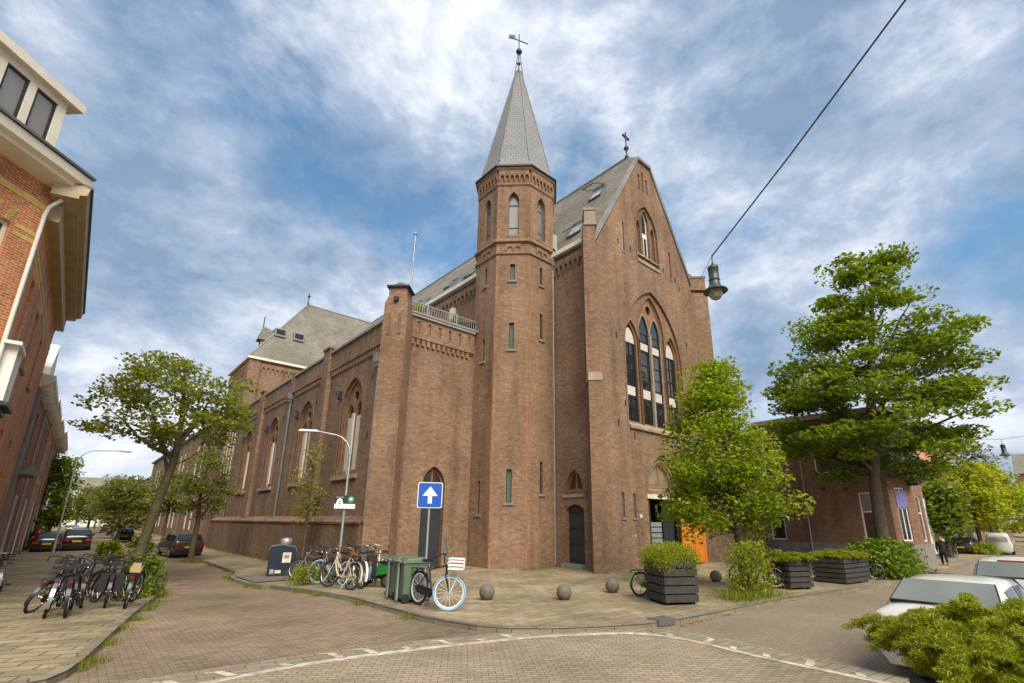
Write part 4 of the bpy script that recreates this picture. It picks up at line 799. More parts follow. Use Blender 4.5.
block('far_house', 'white rendered house closing the end of the left street', -6, 18, 210, 222, 11, 'white', 4, 'slate', [(x, x + 1.6, z, z + 2.4) for x in range(-4, 16, 4) for z in (1.5, 6.0)], face='-y')
block('far_house', 'terrace of brown houses beyond the school along the left street', 10.5, 20, 124, 200, 10, 'annex_brick', 3, 'slate', [(y, y + 1.5, z, z + 2.3) for y in range(127, 198, 7) for z in (1.2, 5.6)])

# the annex house on the right with its chamfered corner
AN = thing('corner_shop_house', 'brown brick house with grey plinth, purple awning and oriel at its chamfered corner', 'house', (38, 11, 0))
Pa, Pb, Pc = (34.3, 14.12), (34.48, 7.15), (35.75, 6.3)
FX = frameF((*Pa, 0), (Pb[0] - Pa[0], Pb[1] - Pa[1]), (-1, 0)); LX = math.hypot(Pb[0] - Pa[0], Pb[1] - Pa[1])
FC = frameF((*Pb, 0), (Pc[0] - Pb[0], Pc[1] - Pb[1]), (-(Pb[1] - Pc[1]), -(Pc[0] - Pb[0]))); LC = math.hypot(Pc[0] - Pb[0], Pc[1] - Pb[1])
FZ = frameF((*Pc, 0), (1, 0.02), (0.02, -1))
wx = [rect(0.3, 1.2, 1.15, 3.5), rect(5.48, 6.4, 1.12, 3.95), rect(0.35, 1.05, 5.15, 7.2), rect(3.4, 4.4, 5.2, 7.3), rect(5.5, 6.4, 5.2, 7.3)]; wc = [rect(0.42, 1.08, 1.25, 4.2)]; wz = [rect(0.9, 2.2, 1.2, 3.8), rect(0.9, 2.2, 5.4, 7.4)]
m = MB(); m.panel(FX, rect(-0.35, LX, -0.5, 8.6), wx, 0, -0.25); m.panel(FC, rect(0, LC, -0.5, 8.6), wc, 0, -0.25); m.panel(FZ, rect(0, 3.0, -0.5, 8.6), wz, 0, -0.25); wl = m.build('wall', 'annex_brick', AN)
for F, ws in ((FX, wx), (FC, wc), (FZ, wz)):
    for r_ in ws:
        u0, u1, v0, v1 = r_[0][0], r_[1][0], r_[0][1], r_[2][1]
        o = window(F, r_, -0.06, 'glass', 'white', wl, bars=[(u0 + 0.05, u1 - 0.05, v0 + (v1 - v0) * 0.6, v0 + (v1 - v0) * 0.6 + 0.08)] + ([((u0 + u1) / 2 - 0.03, (u0 + u1) / 2 + 0.03, v0, v1)] if F is FC else []), fw=0.08)
        if F is FX and u0 > 5 and v0 < 2: MB().fbox(F, u0 + 0.1, u1 - 0.1, 2.95, v1 - 0.1, -0.075, -0.09).build('blind', 'curtain', o)
MB().fbox(FC, 0.40, 1.1, 3.1, 4.0, 0.03, -0.04).build('shop_sign', 'purple', AN)
for F, L in ((FX, LX), (FC, LC), (FZ, 3.0)): MB().fbox(F, 0.0, L, -0.5, 1.06, 0.08, 0).build('plinth', 'grey_stone', AN)
m = MB(); m.prism([(-0.15, 0.0), (LC + 0.25, 0.0), (LC + 0.25, 0.75), (LC * 0.5, 1.1), (-0.15, 0.75)], 4.75, 5.5, lambda a, b, w: FC(a, w, b)); m.build('oriel_base', 'stucco', AN)
m = MB(); m.prism([(-0.2, 0.0), (LC + 0.3, 0.0), (LC + 0.3, 0.8), (LC * 0.5, 1.15), (-0.2, 0.8)], 5.5, 5.78, lambda a, b, w: FC(a, w, b)); m.build('awning', 'purple', AN)
m = MB(); m.prism([(-0.1, 0.0), (LC + 0.2, 0.0), (LC + 0.2, 0.7), (LC * 0.5, 1.0), (-0.1, 0.7)], 5.785, 7.9, lambda a, b, w: FC(a, w, b)); m.build('oriel', 'stucco', AN)
m = MB(); m.prism([(1.3, 4.3), (1.55, 4.3), (1.75, 4.75), (1.2, 4.75)], 0.7, 0.1, FC); m.build('bracket', 'iron', AN)
m = MB(); m.fbox(FX, -0.1, LX, 8.6, 8.9, 0.3, -0.3); m.fbox(FZ, 0, 3.0, 8.603, 8.897, 0.3, -0.3); m.fbox(FC, 0, LC, 8.606, 8.894, 0.3, -0.3); m.build('cornice', 'stone', AN)
m = MB(); m.add([(34.1, 14.2, 8.9), (34.2, 7.0, 8.9), (35.7, 6.1, 8.9), (38.8, 6.1, 8.9), (37.8, 10.5, 9.7), (37.8, 14.2, 9.7), (38.8, 10.5, 9.7)], [(0, 1, 4, 5), (1, 2, 4), (2, 3, 6, 4)]); m.build('roof', 'slate', AN)
MB().tube([FX(2.63, 0.2, 0.09), FX(2.63, 8.5, 0.09)], 0.05, 6).build('downpipe', 'galv', AN)
for u in (3.72, 4.9): MB().fbox(FX, u - 0.09, u + 0.09, 4.12, 4.28, 0.03, 0.001).build('vent', 'iron', AN)
LW = thing('link_house', 'low red brick wing between the church gable and the brown corner house', 'house', (31, 15, 0))
FL = frameF((0, 14.35, 0), (1, 0), (0, -1)); ws = [rect(29.6, 30.3, 1.0, 2.4), rect(31.6, 32.3, 1.2, 2.9), rect(33.2, 33.9, 1.3, 3.1), rect(32.6, 33.6, 5.0, 6.3)]
wl = MB().panel(FL, rect(28.85, 34.28, -0.5, 7.6), ws, 0, -0.3).build('wall', 'row_brick', LW)
for r_ in ws: window(FL, r_, -0.06, 'curtain' if r_[0][0] < 33 else 'glass', 'white', wl, fw=0.08)
MB().fbox(FL, 28.85, 34.28, 7.6, 7.8, 0.2, -0.3).build('cornice', 'lead', LW)
m = MB(); m.add([(28.85, 14.1, 7.8), (34.25, 14.1, 7.8), (34.25, 18, 10.8), (28.85, 18, 10.8)], [(0, 1, 2, 3)]); m.build('roof', 'slate', LW)
# houses further along the right street
H2 = block('street_house', 'brick house with whitewashed ground floor just past the corner shop house', 47.5, 56, 8.0, 16, 9.0, 'house_brick', 3, 'slate', [(49, 50.2, 1.0, 3.0), (53, 54.2, 1.0, 3.0), (49, 50.2, 5.2, 7.4), (53, 54.2, 5.2, 7.4)], face='-y')
MB().box(47.42, 56.05, 7.93, 8.0, -0.5, 4.1).build('whitewash', 'white', H2); MB().box(47.42, 47.5, 8.0, 16, -0.5, 4.1).build('whitewash', 'white', H2)
for i, (x0, x1, h, mt, lb) in enumerate([(56.2, 66, 8.6, 'annex_brick', 'dark brick house behind the yellow green street tree'), (66.2, 78, 9.5, 'row_brick', 'pinkish brick house with white windows far along the right street'), (78.2, 100, 9.0, 'stucco', 'pale grey terrace far along the right street'), (100.5, 150, 10.0, 'annex_brick', 'long brown terrace at the far end of the right street')]):
    block('street_house', lb, x0, x1, 10.5 if i else 9.0, 20, h, mt, 3.2, 'red_tile' if i == 1 else 'slate', [(x, x + 1.2, z, z + 2.2) for x in np.arange(x0 + 1.2, x1 - 2, 3.2) for z in (1.0, 5.2)], face='-y', group=None)
block('far_house', 'distant brick house with dark hipped roof above the right street trees', 150, 166, -6, 8, 13, 'row_brick', 5, 'slate', [(y, y + 1.5, z, z + 2) for y in range(-4, 7, 4) for z in (2, 7)])
block('far_house', 'distant low red roofed house at the right edge', 158, 180, -26, -8, 7, 'stucco', 4, 'red_tile', [(y, y + 1.5, 2, 4) for y in range(-24, -9, 4)])

# ------------------------------------------------------------------ vegetation
def leafcloud(name, centers, spread, n, size, mat, parent=None, seed=1, up=0.55, aspect=1.6, clump=None, origin=None):
    """n leaves round every centre; spread = (sx, sy, sz) gaussian; each leaf one rhombic face"""
    R_ = np.random.default_rng(seed); C_ = np.array(centers, float); m = len(C_)
    ns = np.full(m, n) if np.isscalar(n) else np.array(n); idx = np.repeat(np.arange(m), ns); T = len(idx)
    sp = np.array(spread, float); off = R_.normal(size=(T, 3)); rr_ = np.linalg.norm(off, axis=1, keepdims=True); off = off / rr_ * np.minimum(rr_, 1.9) * (sp[idx] if sp.ndim == 2 else sp)
    P = C_[idx] + off
    nrm = R_.normal(size=(T, 3)); nrm /= np.linalg.norm(nrm, axis=1, keepdims=True); nrm[:, 2] = np.abs(nrm[:, 2]) + up; nrm /= np.linalg.norm(nrm, axis=1, keepdims=True)
    a = R_.normal(size=(T, 3)); t = np.cross(nrm, a); t /= np.linalg.norm(t, axis=1, keepdims=True); b = np.cross(nrm, t)
    s = size * R_.uniform(0.55, 1.25, (T, 1)); L_ = t * s * aspect / 2; Wd = b * s / 2; dz = nrm * s * 0.18
    V = np.stack([P - L_ - dz, P + Wd + dz * 0.3, P + L_ - dz, P - Wd + dz * 0.3], 1).reshape(-1, 3)
    if origin is not None: V = V - np.array(origin)
    me = bpy.data.meshes.new(name); me.vertices.add(T * 4); me.vertices.foreach_set('co', V.ravel()); me.loops.add(T * 4); me.loops.foreach_set('vertex_index', np.arange(T * 4)); me.polygons.add(T); me.polygons.foreach_set('loop_start', np.arange(T) * 4); me.polygons.foreach_set('loop_total', np.full(T, 4)); me.update(); me.validate()
    me.materials.append(MATS[mat]); o = bpy.data.objects.new(name, me); COL.objects.link(o)
    if parent is not None: o.parent = parent
    return o
def tree(name, label, base, trunk, env, ncl, nleaf, lsize, cl, mat, bark='bark', seed=1, group=None, branch_from=0.35, flat=0.55, shell=0.35, limbs=None, drop=0.25, hue=None, br=0.055, cat='tree'):
    """trunk: [(dx, dy, z, r)]; env(z) -> (cx, cy, rx) of the crown at height z over [z0, z1]"""
    R_ = random.Random(seed); t = thing(name, label, cat, None, group); t.location = (base[0], base[1], g(*base) + 0.1)
    m = MB(); pts = [(a, b, c) for a, b, c, r in trunk]; rad = [r for *_, r in trunk]
    m.tube(pts, rad, 9)
    z0, z1, f = env; cs = []; sp = []
    tz0 = trunk[0][2]; ztop = pts[-1][2]
    def at(z):
        for p, q in zip(trunk, trunk[1:]):
            if z <= q[2]:
                k = (z - p[2]) / (q[2] - p[2]); return Vector([p[i] + (q[i] - p[i]) * k for i in range(3)]), p[3] + (q[3] - p[3]) * k
        return Vector(pts[-1]), rad[-1]
    LB = []
    for i in range(7 if limbs is None else limbs):
        k = R_.uniform(0.15, 0.9); z = z0 + (z1 - z0) * k; cx, cy, r = f(k); a = 2 * PI * (i + R_.uniform(-.3, .3)) / 7; q = r * 0.62; e = Vector((cx + q * math.cos(a), cy + q * math.sin(a), z))
        b, br_ = at(max(ztop * branch_from * R_.uniform(0.9, 1.5), min(ztop * 0.9, z - drop * q - 0.15 * ztop))); mid = b.lerp(e, 0.5) + Vector((R_.uniform(-.12, .12) * q, R_.uniform(-.12, .12) * q, -0.05 * q)); P_ = [b, b.lerp(mid, 0.5) + Vector((0, 0, -0.03 * q)), mid, mid.lerp(e, 0.5) + Vector((0, 0, 0.06 * q)), e]
        rr_ = [br_ * x for x in (0.6, 0.5, 0.4, 0.28, 0.12)]; m.tube(P_, rr_, 6, cap=False); LB += [(P_[n_ - 1].lerp(P_[n_], w), rr_[n_]) for n_ in (2, 3, 4) for w in (0.0, 0.5, 1.0)]
    for i in range(ncl):
        for _ in range(50):
            z = R_.uniform(z0, z1); cx, cy, r = f((z - z0) / (z1 - z0)); 
            if R_.random() < r / max(0.01, max(f(q / 10)[2] for q in range(11))) + 0.15: break
        a = R_.uniform(0, 2 * PI); q = r * math.sqrt(R_.uniform(shell, 1.0)) * R_.uniform(0.8, 1.08)
        c = Vector((cx + q * math.cos(a), cy + q * math.sin(a), z)); cs.append(c); k = cl * R_.uniform(0.65, 1.3); sp.append((k, k, k * flat))
        if i % 2 == 0 or limbs is None or R_.random() < 0.5:
            near = min(LB, key=lambda l: (l[0] - c).length + (2.0 if l[0].z > c.z + 0.2 else 0.0))
            zb = max(ztop * branch_from, min(ztop * 0.98, z - drop * q - R_.uniform(0, 0.12) * ztop)); b, br_ = at(zb)
            if (near[0] - c).length < (b - c).length: b, br_ = near
            mid = b.lerp(c, 0.5) + Vector((0, 0, -0.06 * q + R_.uniform(-0.1, 0.25)))
            r0 = min(br_ * 0.55, br * (0.5 + 0.5 * (c - b).length / 3)); m.tube([b, b.lerp(mid, 0.5) + Vector((R_.uniform(-.1, .1), R_.uniform(-.1, .1), 0)), mid, mid.lerp(c, 0.6) + Vector((R_.uniform(-.1, .1), R_.uniform(-.1, .1), R_.uniform(-.05, .1))), c], [r0, r0 * 0.8, r0 * 0.55, r0 * 0.35, r0 * 0.15], 5, cap=False)
    m.build('trunk', bark, t, recalc=False)
    leafcloud('crown', [tuple(c) for c in cs], np.array(sp), nleaf, lsize, mat, t, seed)
    return t
# leaning street tree on the left with a wide flat crown
def env_lean(k): return (0.05 + 0.1 * k, 0.45 + 0.1 * k, 3.05 * math.sqrt(max(0.02, 1 - (k * 1.6 - 0.55) ** 2 / 1.15)))
tree('leaning_street_tree', 'tall street tree leaning right with a broad open crown behind the left parked bicycles', (2.15, 24.4), [(0, 0, -0.2, 0.24), (0.05, -0.03, 1.0, 0.18), (0.3, -0.2, 3.2, 0.16), (0.52, -0.36, 4.8, 0.14), (0.5, -0.3, 6.4, 0.10), (0.3, 0.0, 8.6, 0.04)], (5.5, 9.1, env_lean), 96, 84, 0.125, 0.36, 'leaf_lean', 'bark_green', 11, branch_from=0.46, flat=0.45, shell=0.15, drop=0.45, br=0.05)
# young tree before the grey car
tree('street_tree', 'young street tree with sparse dull green crown beside the grey parked car', (5.9, 36.9), [(0, 0, -0.2, 0.17), (0.02, 0, 2.2, 0.14), (-0.1, 0, 4, 0.1), (0, 0, 6.2, 0.04)], (2.6, 6.9, lambda k: (0.0, 0, 1.8 * math.sin(PI * (0.18 + 0.78 * k)) ** 0.7)), 38, 110, 0.12, 0.36, 'leaf_small', 'bark', 12, shell=0.1)
tree('sapling', 'thin staked sapling with wispy yellow green leaves before the aisle windows', (8.45, 25.0), [(0, 0, -0.2, 0.065), (0.02, 0, 2.5, 0.05), (0, 0, 5.6, 0.015)], (2.4, 6.0, lambda k: (0, 0, 0.75 * math.sin(PI * (0.2 + 0.75 * k)))), 30, 40, 0.09, 0.22, 'leaf_sapling', 'bark', 13, flat=0.9, shell=0.02, br=0.02, cat='tree')
# bright tree before the gable
def env_mid(k): return (-0.30 - 0.15 * k, 0.25, 2.32 * (1 - k) ** 0.72 * (0.62 + 0.38 * min(1, k * 6)) + 0.2)
tree('bright_tree', 'bright yellow green street tree before the church gable', (17.05, 7.9), [(0, 0, -0.2, 0.19), (-0.03, 0.05, 1.6, 0.15), (-0.15, 0.1, 3.4, 0.12), (-0.2, 0.1, 5.2, 0.07), (-0.3, 0, 7.5, 0.02)], (1.9, 8.0, env_mid), 104, 180, 0.105, 0.36, 'leaf_mid', 'bark', 14, branch_from=0.25, flat=0.7, shell=0.10, drop=0.5)
# big layered dark tree on the right
def env_big(k): return (0.2 + 1.4 * k, -0.1 - 1.25 * k, float(np.interp(k, [0, 0.13, 0.36, 0.62, 0.76, 0.86, 1.0], [2.2, 4.3, 4.7, 3.7, 2.6, 1.9, 1.0])))
tree('big_tree', 'large dark green tree with layered branches before the brown corner house', (29.3, 6.7), [(0, 0, -0.3, 0.42), (0.02, 0, 0.8, 0.29), (0.1, -0.1, 4.0, 0.26), (0.6, -0.5, 8.5, 0.22), (1.3, -1.1, 13, 0.12), (1.7, -1.5, 16.2, 0.03)], (4.7, 17.2, env_big), 175, 200, 0.17, 0.56, 'leaf_big', 'bark', 19, branch_from=0.30, flat=0.36, shell=0.20, drop=0.12, br=0.12)
# background trees: left street
for i, (x, y, h, w, sd_) in enumerate([(4.2, 70, 6.4, 2.3, 21), (4.6, 86, 7.8, 2.8, 22), (6.4, 100, 7.5, 2.8, 23), (2.6, 118, 7.5, 3.2, 24), (6.0, 134, 9, 4.0, 25), (1.2, 155, 9, 4.6, 26), (5.2, 178, 10, 5.5, 27)]):
    lb = ['rounded street tree just past the leaning tree', 'taller street tree in the middle of the far left row', 'street tree beside the white windowed building', 'broad street tree well down the left street', 'fifth street tree down the left street', 'distant street tree nearly at the end of the left street', 'farthest street tree closing the left street'][i]
    tree('far_street_tree', lb, (x, y), [(0, 0, -0.2, 0.22), (0, 0, h * 0.5, 0.15), (0, 0, h * 0.95, 0.03)], (h * 0.3, h, lambda k, w=w: (0, 0, w * math.sin(PI * (0.18 + 0.76 * k)) ** 0.7)), 48, 70, 0.26, 0.75, 'leaf_far', 'bark', sd_, flat=0.6, group='street trees down the left street')
tree('green_street_tree', 'fresh green tree standing close to the far left house fronts', (-1.3, 66), [(0, 0, -0.2, 0.2), (0, 0, 4.5, 0.12), (0, 0, 7.5, 0.03)], (1.5, 8.6, lambda k: (0, 0, 0.95 * math.sin(PI * (0.15 + 0.75 * k)))), 50, 70, 0.24, 0.55, 'leaf_mid', 'bark', 28)
tree('round_tree', 'small round headed young tree beside the leaning trunk', (5.6, 48), [(0, 0, -0.2, 0.1), (0, 0, 2.6, 0.08), (0, 0, 5.4, 0.03)], (3.0, 5.9, lambda k: (0, 0, 1.35 * math.sin(PI * (0.2 + 0.7 * k)))), 26, 80, 0.16, 0.42, 'leaf_small', 'bark', 29)
# right street trees
for i, (x, y, h, w, mt, lb, sd_, z0) in enumerate([(60, 6.4, 7.6, 2.3, 'leaf_yellow', 'yellow green blossoming tree by the far pavement of the right street', 31, 0.36), (72, 6.6, 8.6, 3.0, 'leaf_mid', 'dense fresh green tree behind the yellow green one', 32, 0.36), (64, 9.8, 12.5, 2.3, 'leaf_sapling', 'tall thin leaved tree before the house row', 33, 0.3), (50.5, 7.3, 5.5, 0.55, 'leaf_bush', 'narrow climbing tree against the whitewashed house', 34, 0.35), (88, 7.5, 9, 4.5, 'leaf_yellow', 'yellowish tree farther along the right street', 35, 0.2), (112, 3.0, 9, 6, 'leaf_yellow', 'wide olive tree past the parked cars on the right', 36, 0.15), (105, -6.5, 9, 5.5, 'leaf_far', 'olive green tree at the right edge of the far street', 37, 0.15), (74, 9.5, 13, 4.5, 'leaf_far', 'tall dull green tree rising behind the far right trees', 38, 0.3)]):
    tree('far_tree', lb, (x, y), [(0, 0, -0.2, 0.2), (0, 0, h * 0.5, 0.13), (0, 0, h * 0.95, 0.03)], (h * z0, h, lambda k, w=w: (0, 0, w * math.sin(PI * (0.15 + 0.78 * k)) ** 0.8)), 62, 75, 0.27, 0.7, mt, 'bark', sd_, flat=0.6, group='trees along the right street')
# shrubs, weeds and hedge
def shrub(name, label, base, r, h, n, nl, size, mat, seed, cat='shrub', stems=6, flat=0.8, zb=0.12, up=0.4, elong=(1, 1)):
    R_ = random.Random(seed); t = thing(name, label, cat); t.location = (base[0], base[1], g(*base) + zb); cs = []; m = MB()
    for i in range(n):
        a = R_.uniform(0, 2 * PI); k = R_.uniform(0.05, 1); q = r * math.sqrt(R_.random()) * math.sqrt(max(0.05, 1 - k * k * 0.75)); c = (q * math.cos(a) * elong[0], q * math.sin(a) * elong[1], h * k); cs.append(c)
        if i % max(1, n // max(1, stems)) == 0: m.tube([(c[0] * 0.15, c[1] * 0.15, -0.05), (c[0] * 0.5, c[1] * 0.5, c[2] * 0.6), c], [0.014, 0.01, 0.004], 4, cap=False)
    m.build('stem', 'bark', t, recalc=False); s = max(0.08, r * 0.22)
    leafcloud('foliage', cs, (s, s, s * flat), nl, size, mat, t, seed, up=up); return t
shrub('shrub', 'leafy green shrub at the kerb behind the left parked bicycles', (2.05, 20.6), 0.62, 1.15, 46, 60, 0.075, 'leaf_bush', 41)
shrub('shrub', 'low green shrub at the foot of the leaning tree', (2.3, 25.6), 0.5, 1.3, 26, 50, 0.09, 'leaf_bush', 42)
shrub('shrub', 'round green shrub past the leaning tree on the left kerb', (2.2, 40), 0.7, 1.0, 30, 50, 0.10, 'leaf_mid', 43)
shrub('shrub', 'dark leafy shrub standing before the far left house fronts', (-1.75, 56), 0.5, 2.2, 30, 60, 0.12, 'leaf_bush', 44)
shrub('shrub', 'shrub in the planted strip opposite the grey parked car', (4.6, 50), 0.8, 1.0, 30, 50, 0.12, 'leaf_bush', 47)
shrub('weed_clump', 'tall clump of flowering weeds at the kerb under the bright tree', (15.75, 7.15), 0.72, 1.45, 85, 40, 0.05, 'weed_leaf', 45, cat='weeds', stems=40, up=0.2)
shrub('hedge_bush', 'rounded bright green bush at the foot of the big dark tree', (28.2, 6.6), 1.75, 1.25, 150, 80, 0.12, 'leaf_hedge', 46, cat='bush', elong=(1.0, 0.75), flat=0.7)
shrub('shrub', 'grassy green shrub on the far pavement before the white van', (58.5, 6.2), 0.9, 0.9, 30, 50, 0.12, 'leaf_mid', 48)
def tuft(name, pts, h, n, mat, seed, rad=0.2):
    R_ = np.random.default_rng(seed); P = np.array(pts, float); T = n * len(P); base = np.repeat(P, n, 0); base[:, :2] += R_.normal(size=(T, 2)) * rad
    a = R_.uniform(0, 2 * PI, T); d = np.stack([np.cos(a), np.sin(a), np.zeros(T)], 1); hh = h * R_.uniform(0.4, 1.2, (T, 1)); lean = np.stack([R_.normal(size=T), R_.normal(size=T), np.zeros(T)], 1) * 0.45
    V = np.stack([base - d * 0.008, base + d * 0.008, base + (lean + np.array([0, 0, 1.0])) * hh], 1).reshape(-1, 3)
    me = bpy.data.meshes.new(name); me.from_pydata(V.tolist(), [], [(i * 3, i * 3 + 1, i * 3 + 2) for i in range(T)]); me.materials.append(MATS[mat]); o = bpy.data.objects.new(name, me); COL.objects.link(o); return tag(o, kind='stuff')
R_ = random.Random(5); kp = []
for p in KER:
    if 9.0 < p[1] < 34 and p[0] < 8 and R_.random() < 0.75: kp.append((p[0] - 0.1, p[1] + R_.uniform(-.5, .5), g(*p) + 0.0)); 
for p in LKER:
    if 10 < p[1] < 26 and p[0] < 3 and R_.random() < 0.9: kp.append((p[0] + 0.16, p[1] + R_.uniform(-.4, .4), g(*p)))
tuft('kerb_grass', kp, 0.16, 130, 'grass', 51, 0.13)
tuft('kerb_grass', [(2.1, 21.5, -.27), (1.9, 20.8, -.25), (1.7, 19.7, -.22), (1.9, 20.2, -.22)] + [(1.0 + 0.3 * i, 13 + i * 0.6, 0.08 + g(1, 13 + i * .6)) for i in range(0)], 0.3, 260, 'grass', 52, 0.3)
tuft('tree_pit_grass', [(6.1, 36.2, -.42), (5.8, 37.0, -.42), (6.2, 37.6, -.42)], 0.3, 300, 'grass', 53, 0.4)
tuft('tree_pit_grass', [(7.9 + 0.2 * i, 22.0 + (i % 3) * 0.7, -0.28) for i in range(8)], 0.5, 420, 'weed_leaf', 54, 0.35)
tuft('tree_pit_grass', [(14.4 + 0.3 * i, 6.9 + (i % 2) * 0.4, 0.02) for i in range(7)], 0.28, 220, 'grass', 55, 0.3)
tuft('wall_moss_grass', [(x, 17.2 - (x - 14.6) * 0.0, 0.02) for x in (15.6, 16.3, 17.0)] + [(9.2, y, -0.3) for y in range(24, 50, 2)], 0.12, 160, 'grass', 56, 0.25)
m = MB(); R_ = random.Random(9)
for i in range(150):
    p = R_.choice([(10.6, 6.45), (11.3, 6.45), (12.6, 6.42), (19.5, 5.8), (20.4, 5.75), (16.5, 6.3), (9.9, 6.6)]); x = p[0] + R_.gauss(0, 0.35); y = p[1] + R_.gauss(0, 0.05); a = R_.uniform(0, 6.28); s = R_.uniform(0.02, 0.04)
    m.add([(x + s * math.cos(a + q), y + s * math.sin(a + q), g(x, y) + 0.03 + 0.01 * (q > 2)) for q in (0, 1.2, 3.1, 4.4)], [(0, 1, 2, 3)])
tag(m.build('fallen_leaves', 'dead_leaf', None, recalc=False), kind='stuff')

# ------------------------------------------------------------------ bicycles
def Rz(p, a, c): # rotate point about vertical axis through c
    x, y = p[0] - c[0], p[1] - c[1]; return (c[0] + x * math.cos(a) - y * math.sin(a), c[1] + x * math.sin(a) + y * math.cos(a), p[2])
def wheel_meshes(cx, z, r, steer=0, piv=None, tw=0.025):
    ty, ri = MB(), MB(); f = (lambda p: Rz(p, steer, piv)) if piv else (lambda p: p)
    ring = lambda rr, n=28, y=0.0: [f((cx + rr * math.cos(2 * PI * i / n), y, z + rr * math.sin(2 * PI * i / n))) for i in range(n + 1)]
    ty.tube(ring(r - tw), tw, 6, cap=False); ri.tube(ring(r - 2 * tw - 0.012), 0.013, 5, cap=False)
    ri.tube([f((cx, -0.05, z)), f((cx, 0.05, z))], 0.022, 8)
    for i in range(16):
        a = 2 * PI * i / 16; ri.tube([f((cx + 0.02 * math.cos(a), 0.03 * (-1) ** i, z + 0.02 * math.sin(a))), f((cx + (r - 2 * tw - .01) * math.cos(a + 0.12), 0, z + (r - 2 * tw - .01) * math.sin(a + 0.12)))], 0.0028, 3, cap=False, smooth=False)
    return ty, ri
def bicycle(label, x, y, head, frame='black_paint', tyre='rubber', style='lady', steer=0.0, lean=0.06, fender='black_paint', group='parked bicycles', extras=(), saddle='rubber', rim='chrome', scale=1.0, front=True):
    t = thing('bicycle', label, 'bicycle', None, group); r = 0.35; P0 = (0.50, 0, 0)
    st = lambda p: Rz(p, steer, P0)
    for nm, cx, s in (('wheel', -0.55, 0), ('wheel', 0.55, steer)):
        ty, ri = wheel_meshes(cx, r, r, s, P0 if s else None); w = ty.build(nm, tyre if not isinstance(tyre, tuple) else tyre[0 if cx < 0 else 1], t, recalc=False); ri.build('rim', rim, w, recalc=False)
    m = MB(); bb = (-0.06, 0, 0.29); sx = (-0.22, 0, 0.80); hd = (0.40, 0, 0.92); hl = (0.44, 0, 0.70)
    m.tube([bb, sx], 0.021, 6); m.tube([hd, hl], 0.025, 6)
    if style == 'lady': m.tube([hl, (0.28, 0, 0.45), (0.12, 0, 0.32), bb], 0.025, 6); m.tube([(0.42, 0, 0.80), (0.24, 0, 0.56), (0.0, 0, 0.48), (-0.13, 0, 0.52)], 0.016, 6)
    else: m.tube([hl, bb], 0.024, 6); m.tube([(0.41, 0, 0.86), (-0.20, 0, 0.74)], 0.017, 6)
    for s in (-1, 1): m.tube([(bb[0], s * 0.03, bb[2]), (-0.55, s * 0.055, r)], 0.011, 5); m.tube([(-0.20, s * 0.02, 0.72), (-0.55, s * 0.055, r)], 0.009, 5)
    m.build('frame', frame, t, recalc=False)
    m = MB()
    for s in (-1, 1): m.tube([st((0.445, s * 0.035, 0.71)), st((0.47, s * 0.05, 0.6)), st((0.55, s * 0.055, r))], 0.012, 5)
    m.build('fork', frame, t, recalc=False)
    m = MB(); m.tube([st((0.40, 0, 0.9)), st((0.385, 0, 1.06))], 0.013, 6); hb = [(0.20, -0.29, 1.04), (0.33, -0.27, 1.09), (0.42, -0.15, 1.09), (0.40, 0, 1.06), (0.42, 0.15, 1.09), (0.33, 0.27, 1.09), (0.20, 0.29, 1.04)]
    m.tube([st(p) for p in hb], 0.012, 6); hbar = m.build('handlebar', 'black_paint' if frame == 'black_paint' else 'chrome', t, recalc=False)
    for s in (-1, 1): MB().tube([st((0.14, s * 0.295, 1.02)), st((0.27, s * 0.285, 1.07))], 0.018, 6).build('grip', 'leather' if 'leather' in extras else 'rubber', hbar, recalc=False)
    m = MB(); m.prism([(-0.13, -0.095), (-0.02, -0.075), (0.1, -0.025), (0.15, 0), (0.1, 0.025), (-0.02, 0.075), (-0.13, 0.095)], 0.0, 0.06, lambda a, b, w: (-0.25 + a, b, 0.90 + w - 0.02 * abs(b) * 5)); sd_ = m.build('saddle', 'leather' if 'leather' in extras else saddle, t); MB().tube([sx, (-0.245, 0, 0.91)], 0.013, 6).build('seat_post', 'chrome', sd_, recalc=False)
    def arc(cx, a0, a1, s=0.0):
        m = MB(); n = 14; R0 = r + 0.022; pts = []
        for i in range(n + 1):
            a = a0 + (a1 - a0) * i / n; pts += [((cx + R0 * math.cos(a)), q, r + R0 * math.sin(a)) for q in (-0.032, 0.032)]
        if s: pts = [st(p) for p in pts]
        return m.add(pts, [(2 * i, 2 * i + 1, 2 * i + 3, 2 * i + 2) for i in range(n)], True)
    arc(-0.55, 0.35, PI + 0.35).build('mudguard', fender, t, recalc=False); arc(0.55, 0.5, PI - 0.25, 1 if steer else 0).build('mudguard', fender, t, recalc=False)
    m = MB()
    for q in (-0.06, 0.06): m.tube([(-0.30, q, 0.74), (-0.85, q, 0.74)], 0.008, 4); m.tube([(-0.80, q, 0.74), (-0.57, q, r)], 0.006, 4)
    for q in (-0.8, -0.6, -0.4): m.tube([(q, -0.06, 0.74), (q, 0.06, 0.74)], 0.006, 4)
    m.build('rack', 'black_paint' if frame != 'chrome' else 'chrome', t, recalc=False)
    m = MB(); m.prism([(-0.62, 0.36), (-0.55, 0.27), (-0.02, 0.19), (0.06, 0.26), (0.05, 0.36), (-0.05, 0.38), (-0.5, 0.42)], -0.05, -0.07, lambda a, b, w: (a, w, b)); m.build('chain_guard', fender, t)
